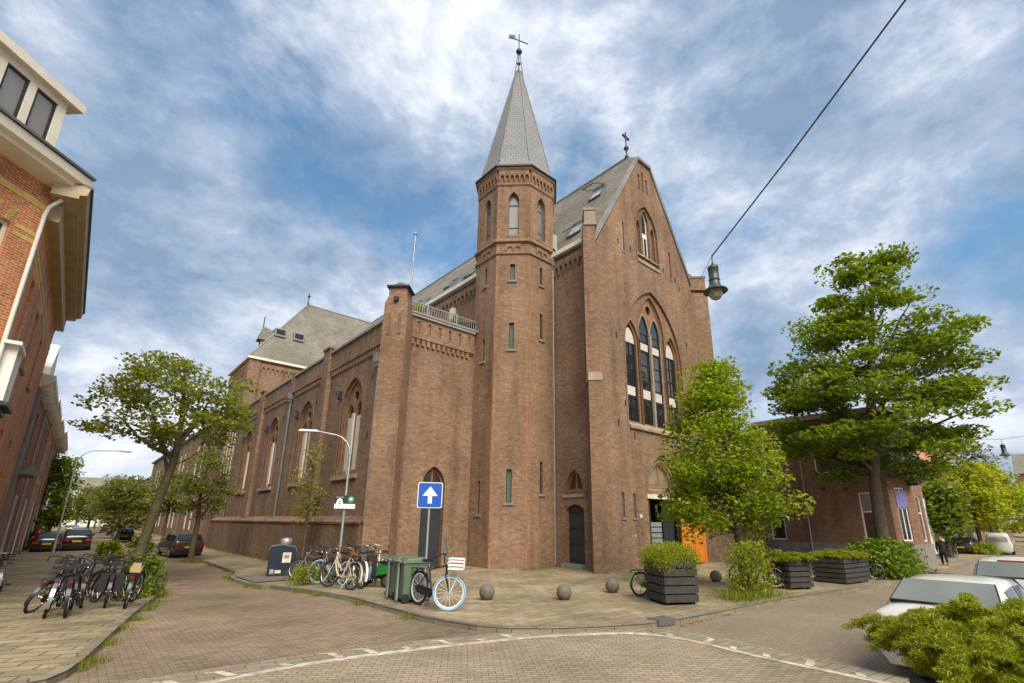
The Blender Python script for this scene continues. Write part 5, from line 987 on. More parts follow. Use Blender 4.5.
    m = MB(); m.tube([(bb[0], -0.1, 0.29), (bb[0], 0.1, 0.29)], 0.015, 6); m.tube([(bb[0], -0.1, 0.29), (bb[0] + 0.1, -0.11, 0.16)], 0.01, 5); m.tube([(bb[0], 0.1, 0.29), (bb[0] - 0.1, 0.11, 0.42)], 0.01, 5); m.obox((bb[0] + 0.1, -0.16, 0.16), (0.09, 0.09, 0.025)); m.obox((bb[0] - 0.1, 0.16, 0.42), (0.09, 0.09, 0.025)); m.build('pedals', 'rubber', t)
    MB().obox((-0.885, 0, 0.70), (0.03, 0.07, 0.04)).build('tail_light', 'red_dark', t)
    m = MB(); m.lathe([(0.0, -0.03), (0.035, -0.02), (0.04, 0.03), (0.0, 0.035)], (0, 0, 0), 8); m.v = [st((0.46 + v[2], v[1], 0.90 + v[0])) for v in m.v]; m.build('head_light', 'chrome', t)
    MB().tube([(-0.45, 0.06, 0.3), (-0.42, 0.2, 0.01)], 0.009, 5).build('kickstand', 'chrome', t)
    for e in extras:
        if e == 'crate':
            m = MB(); z0, z1 = 0.80, 1.02
            for z in (z0, z0 + 0.07, z0 + 0.14, z1 - 0.02):
                m.box(0.50, 0.512, -0.2, 0.2, z, z + 0.022); m.box(0.80, 0.812, -0.2, 0.2, z, z + 0.022)
                for q in (-0.2, 0.188): m.box(0.512, 0.80, q, q + 0.012, z, z + 0.022)
            for q in (-0.12, -0.04, 0.04, 0.12): m.box(0.497, 0.503, q, q + 0.02, z0, z1); m.box(0.809, 0.815, q, q + 0.02, z0, z1)
            m.box(0.517, 0.80, -0.185, 0.185, z0 + 0.002, z0 + 0.014); m.v = [st(v) for v in m.v]; m.build('basket', 'sign_white', t)
            m = MB(); m.tube([st((0.52, -0.1, 0.79)), st((0.56, -0.06, r))], 0.007, 4); m.tube([st((0.76, 0.1, 0.79)), st((0.56, 0.06, r))], 0.007, 4); m.tube([st((0.76, -0.1, 0.79)), st((0.56, -0.06, r))], 0.007, 4); m.build('basket_strut', 'sign_white', t)
        if e == 'wicker':
            m = MB(); m.obox((0.62, 0, 0.86), (0.26, 0.36, 0.26), 0, 1.15); m.v = [st(v) for v in m.v]; m.build('basket', 'wicker', t)
        if e == 'wire':
            m = MB()
            for z in (0.74, 0.84, 0.94, 1.0): m.tube([st(p) for p in ((0.5, -0.18, z), (0.78, -0.18, z), (0.78, 0.18, z), (0.5, 0.18, z), (0.5, -0.18, z))], 0.006, 4)
            for q in np.linspace(-0.18, 0.18, 6): m.tube([st((0.5, q, 0.74)), st((0.78, q, 0.74)), st((0.78, q, 1.0))], 0.004, 3)
            m.build('basket', 'black_paint', t, recalc=False)
        if e == 'panniers':
            for s in (-1, 1): m = MB(); m.obox((-0.58, s * 0.14, 0.55), (0.36, 0.13, 0.36)); m.build('pannier', 'rubber', t)
        if e == 'child_seat':
            m = MB(); m.obox((-0.55, 0, 0.80), (0.22, 0.20, 0.06)); m.obox((-0.66, 0, 0.87), (0.05, 0.19, 0.2), 0, 0.8); m.obox((-0.55, 0.1, 0.85), (0.2, 0.02, 0.08)); m.obox((-0.55, -0.1, 0.85), (0.2, 0.02, 0.08)); m.build('child_seat', 'wicker', t)
        if e == 'windscreen':
            m = MB(); m.prism([(-0.16, 0.0), (0.16, 0.0), (0.12, 0.36), (-0.12, 0.36)], 0, 0.01, lambda a, b, w: st((0.45 + w - b * 0.3, a, 1.05 + b))); m.build('windscreen', 'blue_paint', t)
    t.scale = (scale,) * 3; place(t, (x, y, g(x, y) + 0.13 if x > 5 else g(x, y) + 0.10), head, lean); return t
D = math.radians
GL = 'bicycles parked on the left pavement'; GM = 'bicycles parked by the street lamp'; GR = 'bicycles parked along the right pavement'
bicycle('dark bicycle leaning over at the left end of the left parked row', -0.02, 18.35, D(62), style='man', lean=0.42, steer=0.5, group=GL, scale=1.16)
bicycle('black bicycle with bare metal mudguard and red tail light, nearest of the left row', 0.00, 16.75, D(88), fender='chrome', lean=0.10, group=GL, extras=('wire',), scale=1.16)
bicycle('all black bicycle right beside the one with the bare metal mudguard', 0.38, 16.40, D(86), lean=-0.05, group=GL, steer=0.12, style='man', scale=1.16)
bicycle('dark bicycle half hidden in the middle of the left row', 0.76, 20.05, D(105), lean=0.2, group=GL, steer=-0.3, scale=1.16)
bicycle('tall black bicycle with pannier bags and wire basket before the shrub', 1.13, 18.05, D(86), lean=0.04, group=GL, extras=('panniers', 'wire'), scale=1.16)
bicycle('black bicycle with beige child seat, rightmost of the left row', 1.56, 17.35, D(80), lean=0.08, group=GL, extras=('child_seat',), steer=-0.25, scale=1.16)
bicycle('black bicycle behind the leaning one at the back of the left row', 0.20, 19.75, D(95), lean=0.12, group=GL, steer=0.4, scale=1.16)
bicycle('dark bicycle with rack squeezed between the metal mudguard one and the pannier one', 0.62, 18.6, D(92), lean=-0.12, group=GL, scale=1.16, steer=-0.2)
bicycle('black bicycle turned slightly left at the back beside the pannier bags', 1.25, 19.7, D(112), lean=0.14, group=GL, scale=1.16, extras=('wire',), steer=0.3)
bicycle('grey bicycle against the corner house at the left edge', -1.32, 25.5, D(92), frame='galv', lean=-0.1, group=GL, fender='galv', extras=('wire',), scale=1.16)
bicycle('black bicycle with pale blue front tyre and white crate by the blue sign', 7.08, 11.28, D(-88), tyre=('rubber', 'rubber_blue'), rim='sign_white', steer=D(47), lean=-0.05, style='man', group='bicycles by the wheelie bins', extras=('crate', 'windscreen'), scale=1.18)
bicycle('cream bicycle with brown leather saddle, nearest the kerb by the lamp', 6.98, 16.9, D(100), frame='cream_paint', fender='cream_paint', extras=('leather',), lean=0.18, scale=1.22, group=GM, steer=0.3)
bicycle('black bicycle with bright mudguard beside the cream one', 7.6, 17.1, D(84), fender='sign_white', lean=0.08, scale=1.22, group=GM)
bicycle('blue grey bicycle in the middle of the row by the lamp', 8.1, 17.7, D(78), frame='blue_paint', fender='blue_paint', scale=1.22, group=GM, extras=('wire',), lean=0.1)
bicycle('white bicycle near the green scooter', 8.75, 17.6, D(75), frame='sticker', fender='sticker', scale=1.22, group=GM, lean=0.06, steer=-0.3)
bicycle('dark red lit bicycle behind the green scooter', 8.75, 18.9, D(84), frame='grey_paint', scale=1.22, group=GM, lean=0.1)
bicycle('grey bicycle with blue tyres farther back by the lamp', 7.5, 19.0, D(112), frame='grey_paint', tyre='rubber_blue', scale=1.22, group=GM, lean=0.22, steer=0.4)
bicycle('black bicycle leaning at the back of the row beyond the lamp', 7.75, 20.4, D(100), lean=0.2, scale=1.22, group=GM, extras=('panniers',))
bicycle('rusty lone bicycle tilted over the weeds near the underground container', 7.45, 21.6, D(102), style='man', frame='grey_paint', lean=0.35, scale=1.22, group=GM, steer=0.6)
bicycle('bright green bicycle behind the nearest square planter', 13.35, 8.95, D(-18), frame='green_paint', fender='green_paint', group=GR, lean=0.05)
bicycle('orange bicycle with rack by the bright tree and weeds', 17.9, 7.9, D(-72), frame='orange_paint', fender='orange_paint', group=GR, lean=0.05, rim='sign_white')
bicycle('dark bicycle in the gap between the second and third planters', 21.6, 8.6, D(-60), group=GR, lean=0.08, extras=('wire',))
bicycle('silver bicycle just behind the dark one between the planters', 22.3, 9.1, D(-65), group=GR, lean=0.05, frame='galv')
bicycle('black bicycle at the right end of the third planter', 25.3, 6.75, D(-75), group=GR, lean=0.08)

# scooter, wheelie bins, underground container
t = thing('scooter', 'green scooter parked between the bicycles and wheelie bins', 'scooter')
for cx in (-0.6, 0.6):
    ty, ri = wheel_meshes(cx, 0.24, 0.24, tw=0.05); w = ty.build('wheel', 'rubber', t, recalc=False); m = MB(); m.tube([(cx, -0.04, 0.24), (cx, 0.04, 0.24)], 0.13, 12); m.build('rim', 'chrome', w)
m = MB(); m.add([(-0.95, -0.06, 0.55), (-0.95, 0.06, 0.55), (-0.85, -0.17, 0.72), (-0.85, 0.17, 0.72), (-0.25, -0.19, 0.74), (-0.25, 0.19, 0.74), (-0.2, -0.19, 0.36), (-0.2, 0.19, 0.36), (-0.75, -0.17, 0.45), (-0.75, 0.17, 0.45)], [(0, 1, 3, 2), (2, 3, 5, 4), (4, 5, 7, 6), (6, 7, 9, 8), (8, 9, 1, 0), (0, 2, 4, 6, 8), (1, 9, 7, 5, 3)]); m.build('rear_body', 'scooter_green', t)
m = MB(); m.box(-0.2, 0.35, -0.17, 0.17, 0.26, 0.34); m.prism([(0.32, 0.3), (0.42, 0.3), (0.52, 1.0), (0.44, 1.0)], -0.18, 0.18, lambda a, b, w: (a, w, b)); m.build('front_shield', 'rubber', t)
m = MB(); m.prism([(-0.9, 0.74), (-0.15, 0.75), (-0.1, 0.80), (-0.5, 0.86), (-0.9, 0.85)], -0.14, 0.14, lambda a, b, w: (a, w, b)); m.build('seat', 'rubber', t)
m = MB(); m.tube([(0.6, 0, 0.24), (0.45, 0, 1.02)], 0.03, 6); m.tube([(0.34, -0.33, 1.07), (0.44, -0.12, 1.04), (0.44, 0.12, 1.04), (0.34, 0.33, 1.07)], 0.018, 6); m.build('handlebar', 'rubber', t)
MB().obox((-0.94, 0, 0.62), (0.05, 0.12, 0.08)).build('tail_light', 'red_plastic', t); place(t, (8.15, 16.6, g(8.15, 16.6) + 0.13), D(95), 0.08)
def bin_(label, x, y, rz):
    t = thing('wheelie_bin', label, 'bin', None, 'green wheelie bins at the kerb')
    m = MB(); m.obox((0, 0, 0.54), (0.50, 0.60, 0.92), 0, 1.14)
    m.build('body', 'bin_green', t)
    m = MB(); m.obox((0, -0.0, 1.02), (0.64, 0.76, 0.07), 0, 0.97); m.obox((0, -0.03, 1.075), (0.58, 0.62, 0.06), 0, 0.85); m.obox((0, -0.385, 1.0), (0.60, 0.05, 0.05)); m.build('lid', 'bin_green', t)
    m = MB(); m.tube([(-0.24, 0.43, 1.03), (0.24, 0.43, 1.03)], 0.025, 6); m.build('handle', 'bin_grey', t)
    for s in (-1, 1):
        w = MB(); w.tube([(s * 0.26, 0.25, 0.11), (s * 0.31, 0.25, 0.11)], 0.11, 14); w.build('wheel', 'rubber', t)
    MB().tube([(-0.3, 0.25, 0.11), (0.3, 0.25, 0.11)], 0.015, 6).build('axle', 'iron', t)
    m = MB(); m.box(-0.05, 0.05, 0.375, 0.42, 0.05, 1.06); m.build('stay', 'bin_grey', t)
    place(t, (x, y, g(x, y) + 0.13), rz); return t
bin_('green wheelie bin with grey back stay, the nearer one beside the blue sign', 7.20, 12.55, D(82)); bin_('green wheelie bin behind the nearer bin, next to the green scooter', 7.28, 13.25, D(82))
t = thing('waste_container', 'navy blue underground waste container with white notice on a concrete pad', 'waste container', None)
m = MB(); m.prism([(-0.62, 0), (0.62, 0), (0.66, 0.95), (0.55, 1.12), (0.0, 1.22), (-0.55, 1.16), (-0.64, 1.02)], -0.45, 0.45, lambda a, b, w: (a, w, b)); m.build('body', 'navy', t)
MB().prism([(-0.66, 1.02), (-0.56, 1.18), (0.0, 1.245), (0.57, 1.14), (0.68, 0.95), (0.7, 0.98), (0.58, 1.18), (0.0, 1.28), (-0.57, 1.22), (-0.68, 1.04)], -0.47, 0.47, lambda a, b, w: (a, w, b)).build('hood', 'grey_paint', t)
MB().box(0.02, 0.42, -0.465, -0.451, 0.55, 0.95).build('notice', 'sticker', t); MB().box(0.10, 0.34, -0.469, -0.466, 0.72, 0.86).build('notice_text', 'bin_grey', t); MB().box(-0.5, -0.3, -0.465, -0.451, 0.12, 0.3).build('vent', 'galv', t); MB().box(-0.25, 0.02, -0.475, -0.451, 0.14, 0.26).build('lock_plate', 'sticker', t)
m = MB(); m.lathe([(0.0, 0.0), (0.3, 0.0), (0.3, 0.18), (0.26, 0.27), (0.0, 0.33)], (0.1, 0.1, 1.22), 14); m.build('fill_drum', 'galv', t)
place(t, (7.45, 24.6, g(7.45, 24.6) + 0.14), D(-18)); t.scale = (0.86, 0.95, 1.06)
m = MB(); m.add([(x, y, g(x, y) + 0.155) for x, y in ((5.85, 22.3), (8.3, 22.6), (8.3, 25.9), (5.85, 25.6))], [(0, 1, 2, 3)]); o = m.build('container_pad', 'concrete'); tag(o, kind='structure')
# stone ball bollards
for lb, x, y in (('stone ball bollard on the corner pavement, leftmost of the four', 8.99, 11.5), ('stone ball bollard before the small dark church door', 10.67, 10.15), ('stone ball bollard left of the green bicycle and nearest planter', 12.9, 10.2), ('stone ball bollard behind the nearest planter, by the orange door', 18.3, 9.6)):
    m = MB(); R0 = 0.215; n = 14; m.lathe([(0.10, -0.02)] + [(R0 * math.sin(PI * (1 - i / n)), R0 * 0.9 - R0 * math.cos(PI * (1 - i / n)) * -1) for i in range(2, n + 1)], (0, 0, 0), 20)
    o = m.build('ball_bollard', 'concrete'); o.location = (x, y, g(x, y) + 0.12); tag(o, lb, 'bollard', 'stone ball bollards on the corner')
# planters and their plants
def planter(label, x, y, rz, sx, sy, h, zb=0.13, n=5):
    t = thing('planter', label, 'planter', None, 'black timber planters'); bh = (h - 0.06) / n
    for k in range(n):
        z0 = 0.06 + k * bh; m = MB(); e = 0.0 if k % 2 == 0 else 0.01
        for s in (-1, 1):
            m.box(-sx / 2 - e, sx / 2 + e, s * (sy / 2 - 0.0) - 0.03, s * (sy / 2) + 0.03, z0, z0 + bh - 0.035)
            m.box(s * (sx / 2) - 0.03 + 0.002, s * (sx / 2) + 0.03 + 0.002, -sy / 2 + 0.031, sy / 2 - 0.031, z0, z0 + bh - 0.035)
        m.build('board', 'tar_wood', t)
    m = MB(); m.box(-sx / 2 + 0.035, sx / 2 - 0.035, -sy / 2 + 0.035, sy / 2 - 0.035, 0.04, h - 0.06); ln = m.build('liner', 'soil', t)
    m = MB()
    for i in (-1, 1):
        for j in (-1, 1): m.box(i * (sx / 2 - 0.12) - 0.05, i * (sx / 2 - 0.12) + 0.05, j * (sy / 2 - 0.12) - 0.05, j * (sy / 2 - 0.12) + 0.05, 0.0, 0.06)
    m.each('foot', 'tar_wood', t); place(t, (x, y, g(x, y) + zb), rz); return t
def planting(label, x, y, rz, sx, sy, z, n, h, nl, size, mat, seed, over=0.15, flat=0.35, name='juniper', tufts=False, hang=0.25, up=0.25):
    R_ = random.Random(seed); t = thing(name, label, 'plant', None); cs = []; m = MB()
    for i in range(n):
        a, b = R_.uniform(-1, 1), R_.uniform(-1, 1); e = max(abs(a), abs(b)); q = R_.random()
        c = (a * (sx / 2 + over), b * (sy / 2 + over), h * q * (1.15 - 0.7 * e ** 3) - (hang * R_.random() if e > 0.8 else 0)); cs.append(c)
        if i % 3 == 0: m.tube([(c[0] * 0.3, c[1] * 0.3, -0.08), (c[0] * 0.7, c[1] * 0.7, max(c[2], 0) * 0.8 + 0.05), c], [0.012, 0.008, 0.003], 4, cap=False)
    m.build('stem', 'bark', t, recalc=False); s = 0.13
    leafcloud('foliage', cs, (s, s, s * flat), nl, size, mat, t, seed, up=up, aspect=2.6); place(t, (x, y, z), rz); return t
planter('black timber planter in front of the church entrance, nearest to the ball bollards', 12.72, 8.02, D(-29), 0.98, 1.08, 1.14)
planting('fine grassy green plant filling the planter before the church entrance', 12.72, 8.02, D(-29), 0.95, 1.05, g(12.7, 8) + 1.27, 150, 0.16, 170, 0.020, 'leaf_juniper', 61, 0.05, 1.2, 'grassy_plant', up=0.0, hang=0.12)
planter('narrow black timber planter right of the weeds and orange bicycle', 18.7, 7.2, D(-22), 1.0, 1.1, 0.92)
planter('long black timber planter before the bright green bush', 22.9, 6.75, D(-6), 2.2, 1.1, 0.92)
planter('black timber planter at the lower right corner before the white car', 6.45, 0.62, D(-42), 1.15, 1.15, 0.80, 0.02)

def juniper(label, x, y, rz, sx, sy, z, n, h, reach, seed, nl=34, size=0.02, mat='leaf_juniper'):
    """arching sprays that start on the soil and fan outward over the rim"""
    R_ = random.Random(seed); t = thing('juniper', label, 'plant'); cs = []; sp = []; m = MB()
    for i in range(n):
        b = Vector((R_.uniform(-.42, .42) * sx, R_.uniform(-.42, .42) * sy, 0)); a = math.atan2(b.y / sy, b.x / sx) + R_.uniform(-0.8, 0.8); e = min(1, 2.2 * math.hypot(b.x / sx, b.y / sy))
        L = reach * R_.uniform(0.5, 1.1) * (0.35 + 0.65 * e); up = h * R_.uniform(0.45, 1.1) * (1.15 - 0.45 * e); dr = Vector((math.cos(a), math.sin(a), 0))
        P = [b + dr * (L * k) + Vector((0, 0, up * math.sin(min(1, k * 1.25) * PI * 0.5) - (0.55 * up + 0.05) * max(0, k - 0.55) * e * 1.6)) for k in (0, 0.2, 0.4, 0.6, 0.8, 1.0)]
        if i % 2 == 0: m.tube(P, [0.010, 0.008, 0.006, 0.005, 0.004, 0.002], 4, cap=False)
        for k in range(1, 6):
            for w in (0.0, 0.5):
                q = P[k - 1].lerp(P[k], w); s = 0.075 - 0.009 * k; cs.append(tuple(q)); sp.append((s, s, s * 0.5))
    m.build('stem', 'bark', t, recalc=False)
    leafcloud('foliage', cs, np.array(sp), nl, size, mat, t, seed, up=0.25, aspect=6.0); place(t, (x, y, z), rz); return t
juniper('large juniper bush spilling over the planter at the lower right corner', 6.42, 0.72, D(-42), 1.15, 1.0, 0.80, 380, 0.60, 0.68, 64, 100, 0.0085)
juniper('spreading juniper overhanging the narrow planter by the orange bicycle', 18.65, 7.22, D(-22), 1.0, 1.05, g(19, 7) + 1.0, 110, 0.30, 0.55, 62, 44, 0.018)
juniper('juniper spreading over the long planter before the bright green bush', 22.9, 6.75, D(-6), 2.1, 1.05, g(23, 6.7) + 1.0, 170, 0.30, 0.5, 63, 44, 0.019)

# ------------------------------------------------------------------ signs and lamps
t = thing('traffic_sign', 'blue square sign with white upward arrow on a grey post', 'traffic sign', None); sx, sy = 7.13, 11.75
MB().tube([(0, 0, 0), (0, 0, 0.9)], 0.042, 10).build('post_sleeve', 'galv', t); MB().tube([(0, 0, 0.85), (0, 0, 3.05)], 0.03, 10).build('post', 'galv', t)
F = lambda u, v, w: (u, -w, v)
def rrect(u0, u1, v0, v1, r, n=4): return [(cx + r * math.cos(a0 + PI / 2 * i / n), cy + r * math.sin(a0 + PI / 2 * i / n)) for cx, cy, a0 in ((u1 - r, v1 - r, 0), (u0 + r, v1 - r, PI / 2), (u0 + r, v0 + r, PI), (u1 - r, v0 + r, 1.5 * PI)) for i in range(n + 1)]
b = MB().panel(F, rrect(-0.33, 0.33, 2.42, 3.10, 0.05), [], 0.05, 0.03).build('sign_board', 'sign_white', t)
MB().panel(F, rrect(-0.31, 0.31, 2.44, 3.08, 0.04), [], 0.054, 0.0502).build('sign_field', 'sign_blue', b)
MB().panel(F, [(-0.055, 2.54), (0.055, 2.54), (0.055, 2.74), (0.20, 2.74), (0.0, 2.99), (-0.20, 2.74), (-0.055, 2.74)], [], 0.058, 0.0542).build('arrow', 'sign_white', b)
place(t, (sx, sy, g(sx, sy) + 0.12), D(-27))
def street_lamp(label, x, y, h, rz, arm, bend=0.9, sign=False):
    t = thing('street_lamp', label, 'street lamp', None, 'curved arm street lamps')
    MB().tube([(0, 0, 0), (0, 0, 1.1)], 0.085, 10).build('base', 'galv', t)
    pts = [(0, 0, 1.0), (0, 0, h - bend)] + [(bend * (1 - math.cos(a)) * 0.9, 0, h - bend + bend * math.sin(a)) for a in (0.35, 0.7, 1.05, 1.35)] + [(arm, 0, h + 0.12)]
    MB().tube(pts, [0.06, 0.05] + [0.04] * 4 + [0.03], 8).build('pole', 'galv', t)
    m = MB(); m.obox((arm + 0.35, 0, h + 0.13), (0.85, 0.24, 0.09), 0, 0.8); hd = m.build('lamp_head', 'galv', t); MB().obox((arm + 0.42, 0, h + 0.075), (0.5, 0.18, 0.03)).build('lens', 'lamp_bowl', hd)
    if sign:
        q = D(-22); Fs = lambda u, v, w: (u * 0.9 * math.cos(q - rz) + w * math.sin(q - rz), u * 0.9 * math.sin(q - rz) - w * math.cos(q - rz), 3.12 + (v - 2.93) * 0.92)
        m = MB(); m.panel(Fs, rrect(-0.48, 0.48, 2.62, 3.24, 0.03), [], 0.12, 0.09); sg = m.build('zone_sign', 'iron', t)
        MB().panel(Fs, rect(-0.46, 0.46, 2.65, 2.86), [], 0.124, 0.1202).build('white_panel', 'sign_white', sg)
        MB().panel(Fs, [(-0.40, 2.86), (-0.08, 2.86), (-0.14, 3.06), (-0.24, 3.12), (-0.34, 3.06)], [], 0.125, 0.1202).build('white_symbol', 'sign_white', sg)
        MB().panel(Fs, rect(-0.42, -0.06, 3.13, 3.18), [], 0.125, 0.1202).build('white_bar', 'bin_grey', sg)
        for z in (2.95, 2.84): MB().panel(Fs, rect(-0.28, -0.19, z, z + 0.045), [], 0.129, 0.1252).build('symbol_mark', 'iron', sg)
        MB().panel(Fs, [(0.25 + 0.15 * math.cos(i * PI / 8), 3.06 + 0.15 * math.sin(i * PI / 8)) for i in range(16)], [], 0.126, 0.1202).build('green_disc', 'sign_green', sg)
        MB().panel(Fs, [(0.25 + 0.06 * math.cos(i * PI / 8), 3.08 + 0.06 * math.sin(i * PI / 8)) for i in range(16)], [], 0.13, 0.1262).build('disc_mark', 'sign_white', sg)
    place(t, (x, y, g(x, y) + 0.1), rz)
street_lamp('grey curved street lamp with black and white zone sign before the aisle windows', 8.55, 20.9, 6.0, D(150), 1.45, 0.9, True)
street_lamp('tall grey curved street lamp on the left pavement beyond the bicycles', -0.42, 46.0, 7.1, D(12), 2.2, 1.1)
street_lamp('distant street lamp rising above the right street trees', 105, 2.4, 8.5, D(200), 1.5)
def hanging_lamp(label, p, s=1.0):
    t = thing('hanging_lamp', label, 'lamp', None, 'lamps hung over the street on wires')
    m = MB(); m.lathe([(0, 0), (0.03, 0), (0.03, -0.08), (0.12, -0.09), (0.125, -0.16), (0.115, -0.17), (0.115, -0.42), (0.13, -0.44), (0.10, -0.47)], (0, 0, 0), 18); m.build('housing', 'lamp_green', t)
    m = MB(); m.lathe([(0.10, -0.46), (0.12, -0.50), (0.13, -0.58), (0.19, -0.66), (0.265, -0.71), (0.275, -0.735), (0.24, -0.735), (0.12, -0.69), (0.05, -0.69)], (0, 0, 0), 24); m.build('shade', 'lamp_green', t)
    m = MB(); m.lathe([(0.14, -0.70), (0.155, -0.76), (0.15, -0.83), (0.11, -0.90), (0.05, -0.94), (0, -0.945)], (0, 0, 0), 18); gl = m.build('globe', 'lamp_globe', t)
    m = MB(); m.lathe([(0, -0.72), (0.04, -0.73), (0.045, -0.80), (0.0, -0.84)], (0, 0, 0), 10); m.build('bulb', 'sticker', gl)
    m = MB(); m.tube([(0, 0, -0.02), (0, 0, 0.14), (0.04, 0, 0.18), (0, 0, 0.22)], 0.012, 5); m.build('hook', 'iron', t)
    t.location = p; t.scale = (s,) * 3
LP = (8.72, 4.02, 7.20); hanging_lamp('green street lamp with clear globe hanging on a wire before the church gable', LP, 0.86)
def cable(label, pts, r):
    o = MB().tube(pts, r, 6).build('overhead_wire', 'iron', None, recalc=False); o.data.transform(Matrix.Translation(-Vector(pts[0]))); o.location = pts[0]; tag(o, label, 'wire')
    return o
A_ = Vector((LP[0], LP[1], LP[2] + 0.16)); q_ = Vector((0, 0, 2.1)) + Vector((1.075, 0.035, 1.04)) * 6.6; e_ = A_ + (q_ - A_) * 2.2
cable('thick dark overhead wire running up from the hanging lamp out of view', [tuple(A_), tuple(A_ + (q_ - A_) * 0.5 - Vector((0, 0, 0.04))), tuple(q_), tuple(e_)], 0.014)
cable('thin wire from the hanging lamp back to the church gable', [tuple(A_), (26.6, GY - 0.02, 15.2)], 0.006)
LQ = (44.5, 2.55, 7.35); hanging_lamp('small distant street lamp hanging over the right street near the right edge', LQ, 1.1)
cable('thin wire holding the distant hanging lamp over the right street', [(44.5, 12, 9.0), (LQ[0], LQ[1], LQ[2] + 0.25), (44.5, -14, 9.2)], 0.012)

# ------------------------------------------------------------------ vehicles (local x forward)
def car(label, x, y, rz, paint, st, wb=(-1.25, 1.3), L=(-2.05, 2.1), W_=0.86, wr=0.31, zb=0.2, group=None, plate='plate_yellow', s=1.0, van=False, zoff=0.0, rails=False, name='parked_car', cat='car', rear_panel=None):
    """st: stations (x, belt z, roof z, halfwidth factor); the body is one lofted skin"""
    t = thing(name, label, cat, None, group); m = MB(); ring = []
    for (sx, zbelt, zr, wf, cab) in st:
        w = W_ * wf; e = zr - zbelt
        h = [(0.0, zb), (w * 0.86, zb), (w * 0.98, zb + 0.14), (w, zb + 0.42 * (zbelt - zb) + 0.1), (w * 0.985, zbelt - 0.07), (w * 0.95, zbelt)]
        if cab: h += [(w * 0.80, zr - 0.09), (w * 0.72, zr - 0.025), (w * 0.45, zr), (0, zr + 0.015)]
        else: h += [(w * 0.90, zbelt + 0.02), (w * 0.72, zbelt + 0.045), (w * 0.45, zbelt + 0.06), (0, zbelt + 0.065)]
        ring.append([(sx, a, b) for a, b in h] + [(sx, -a, b) for a, b in h[-2:0:-1]])
    n = len(ring[0]); vs = [p for r_ in ring for p in r_]
    m.add(vs, [(i * n + k, i * n + (k + 1) % n, (i + 1) * n + (k + 1) % n, (i + 1) * n + k) for i in range(len(ring) - 1) for k in range(n)] + [tuple(range(n)), tuple(range(len(vs) - n, len(vs)))], True)
    body = m.build('body', paint, t)
    def quad(nm, i, j, k0, k1, mat, u=(0.08, 0.92), v=(0.1, 0.9), off=0.012):
        """glass laid on the skin between stations i, j and ring points k0, k1"""
        A0, A1, B0, B1 = [Vector(ring[a][b]) for a, b in ((i, k0), (i, k1), (j, k0), (j, k1))]
        P = lambda a, b: (A0.lerp(B0, a)).lerp(A1.lerp(B1, a), b)
        nn = (B0 - A0).cross(A1 - A0).normalized(); c = (A0 + B1) / 2; c0 = Vector((0, 0, 0.7))
        if nn.dot(c - Vector((c.x * 0.6, 0, 0.6))) < 0: nn = -nn
        q = [P(u[0], v[0]), P(u[1], v[0]), P(u[1], v[1]), P(u[0], v[1])]; m = MB(); m.add([p + nn * off for p in q] + [p - nn * 0.01 for p in q], [(0, 1, 2, 3), (4, 7, 6, 5), (0, 4, 5, 1), (1, 5, 6, 2), (2, 6, 7, 3), (3, 7, 4, 0)]); return m.build(nm, mat, t)
    cabs = [i for i, q in enumerate(st) if q[4]]; a, b = cabs[0], cabs[-1]
    def across(nm, i, j, mat, v0=0.06, v1=0.89):
        # window across the car between belt of station i and roof of station j
        zi = st[i][1] + 0.05; P = Vector((st[i][0], 0, zi)); Q = Vector((st[j][0], 0, st[j][2])); wi, wj = W_ * st[i][3] * 0.84, W_ * st[j][3] * 0.70
        d = (Q - P); nn = Vector((-d.z, 0, d.x)).normalized(); nn = nn if nn.z > 0 else -nn; p0, p1 = P + d * v0, P + d * v1; w0, w1 = wi + (wj - wi) * v0, wi + (wj - wi) * v1
        q = [p0 + Vector((0, -w0, 0)), p0 + Vector((0, w0, 0)), p1 + Vector((0, w1, 0)), p1 + Vector((0, -w1, 0))]; o = nn * (0.055 if not van else 0.03); o2 = nn * -0.05
        cq = sum(q, Vector()) / 4; q3 = [cq + (p - cq) * 1.035 for p in q]; sm_ = MB(); sm_.add([p + o * 0.86 for p in q3] + [p + o2 for p in q3], [(0, 1, 2, 3), (4, 7, 6, 5), (0, 4, 5, 1), (1, 5, 6, 2), (2, 6, 7, 3), (3, 7, 4, 0)]); sm_.build('window_seal', 'rubber', t)
        m = MB(); m.add([p + o for p in q] + [p + o2 for p in q], [(0, 1, 2, 3), (4, 7, 6, 5), (0, 4, 5, 1), (1, 5, 6, 2), (2, 6, 7, 3), (3, 7, 4, 0)]); return m.build(nm, mat, t)
    if a > 0 and not van: across('rear_window', a - 1, a, 'glass' if paint != 'car_white' else 'car_glass')
    if b < len(st) - 1: across('windscreen', b + 1, b, 'glass' if paint != 'car_white' else 'car_glass')
    for i in range(a, b):
        for k0, k1 in ((5, 6), (n - 5, n - 6)): 
            if not van or i == b - 1: quad('side_window', i, i + 1, k0, k1, 'glass', v=(0.08, 0.95))
    for wx in wb:
        for sgn in (-1, 1):
            wy = sgn * (W_ - 0.10)
            w = MB().tube([(wx, wy - 0.1, wr), (wx, wy + 0.1, wr)], wr, 20).build('wheel', 'rubber', t); MB().tube([(wx, wy + sgn * 0.09, wr), (wx, wy + sgn * 0.108, wr)], wr * 0.62, 14).build('rim', 'galv', w)
            MB().tube([(wx, wy - 0.12 * sgn, wr + 0.02), (wx, wy + sgn * 0.095, wr + 0.02)], wr * 1.16, 20).build('wheel_arch', 'iron', t)
    rb = L[0]; zt = st[0][1]
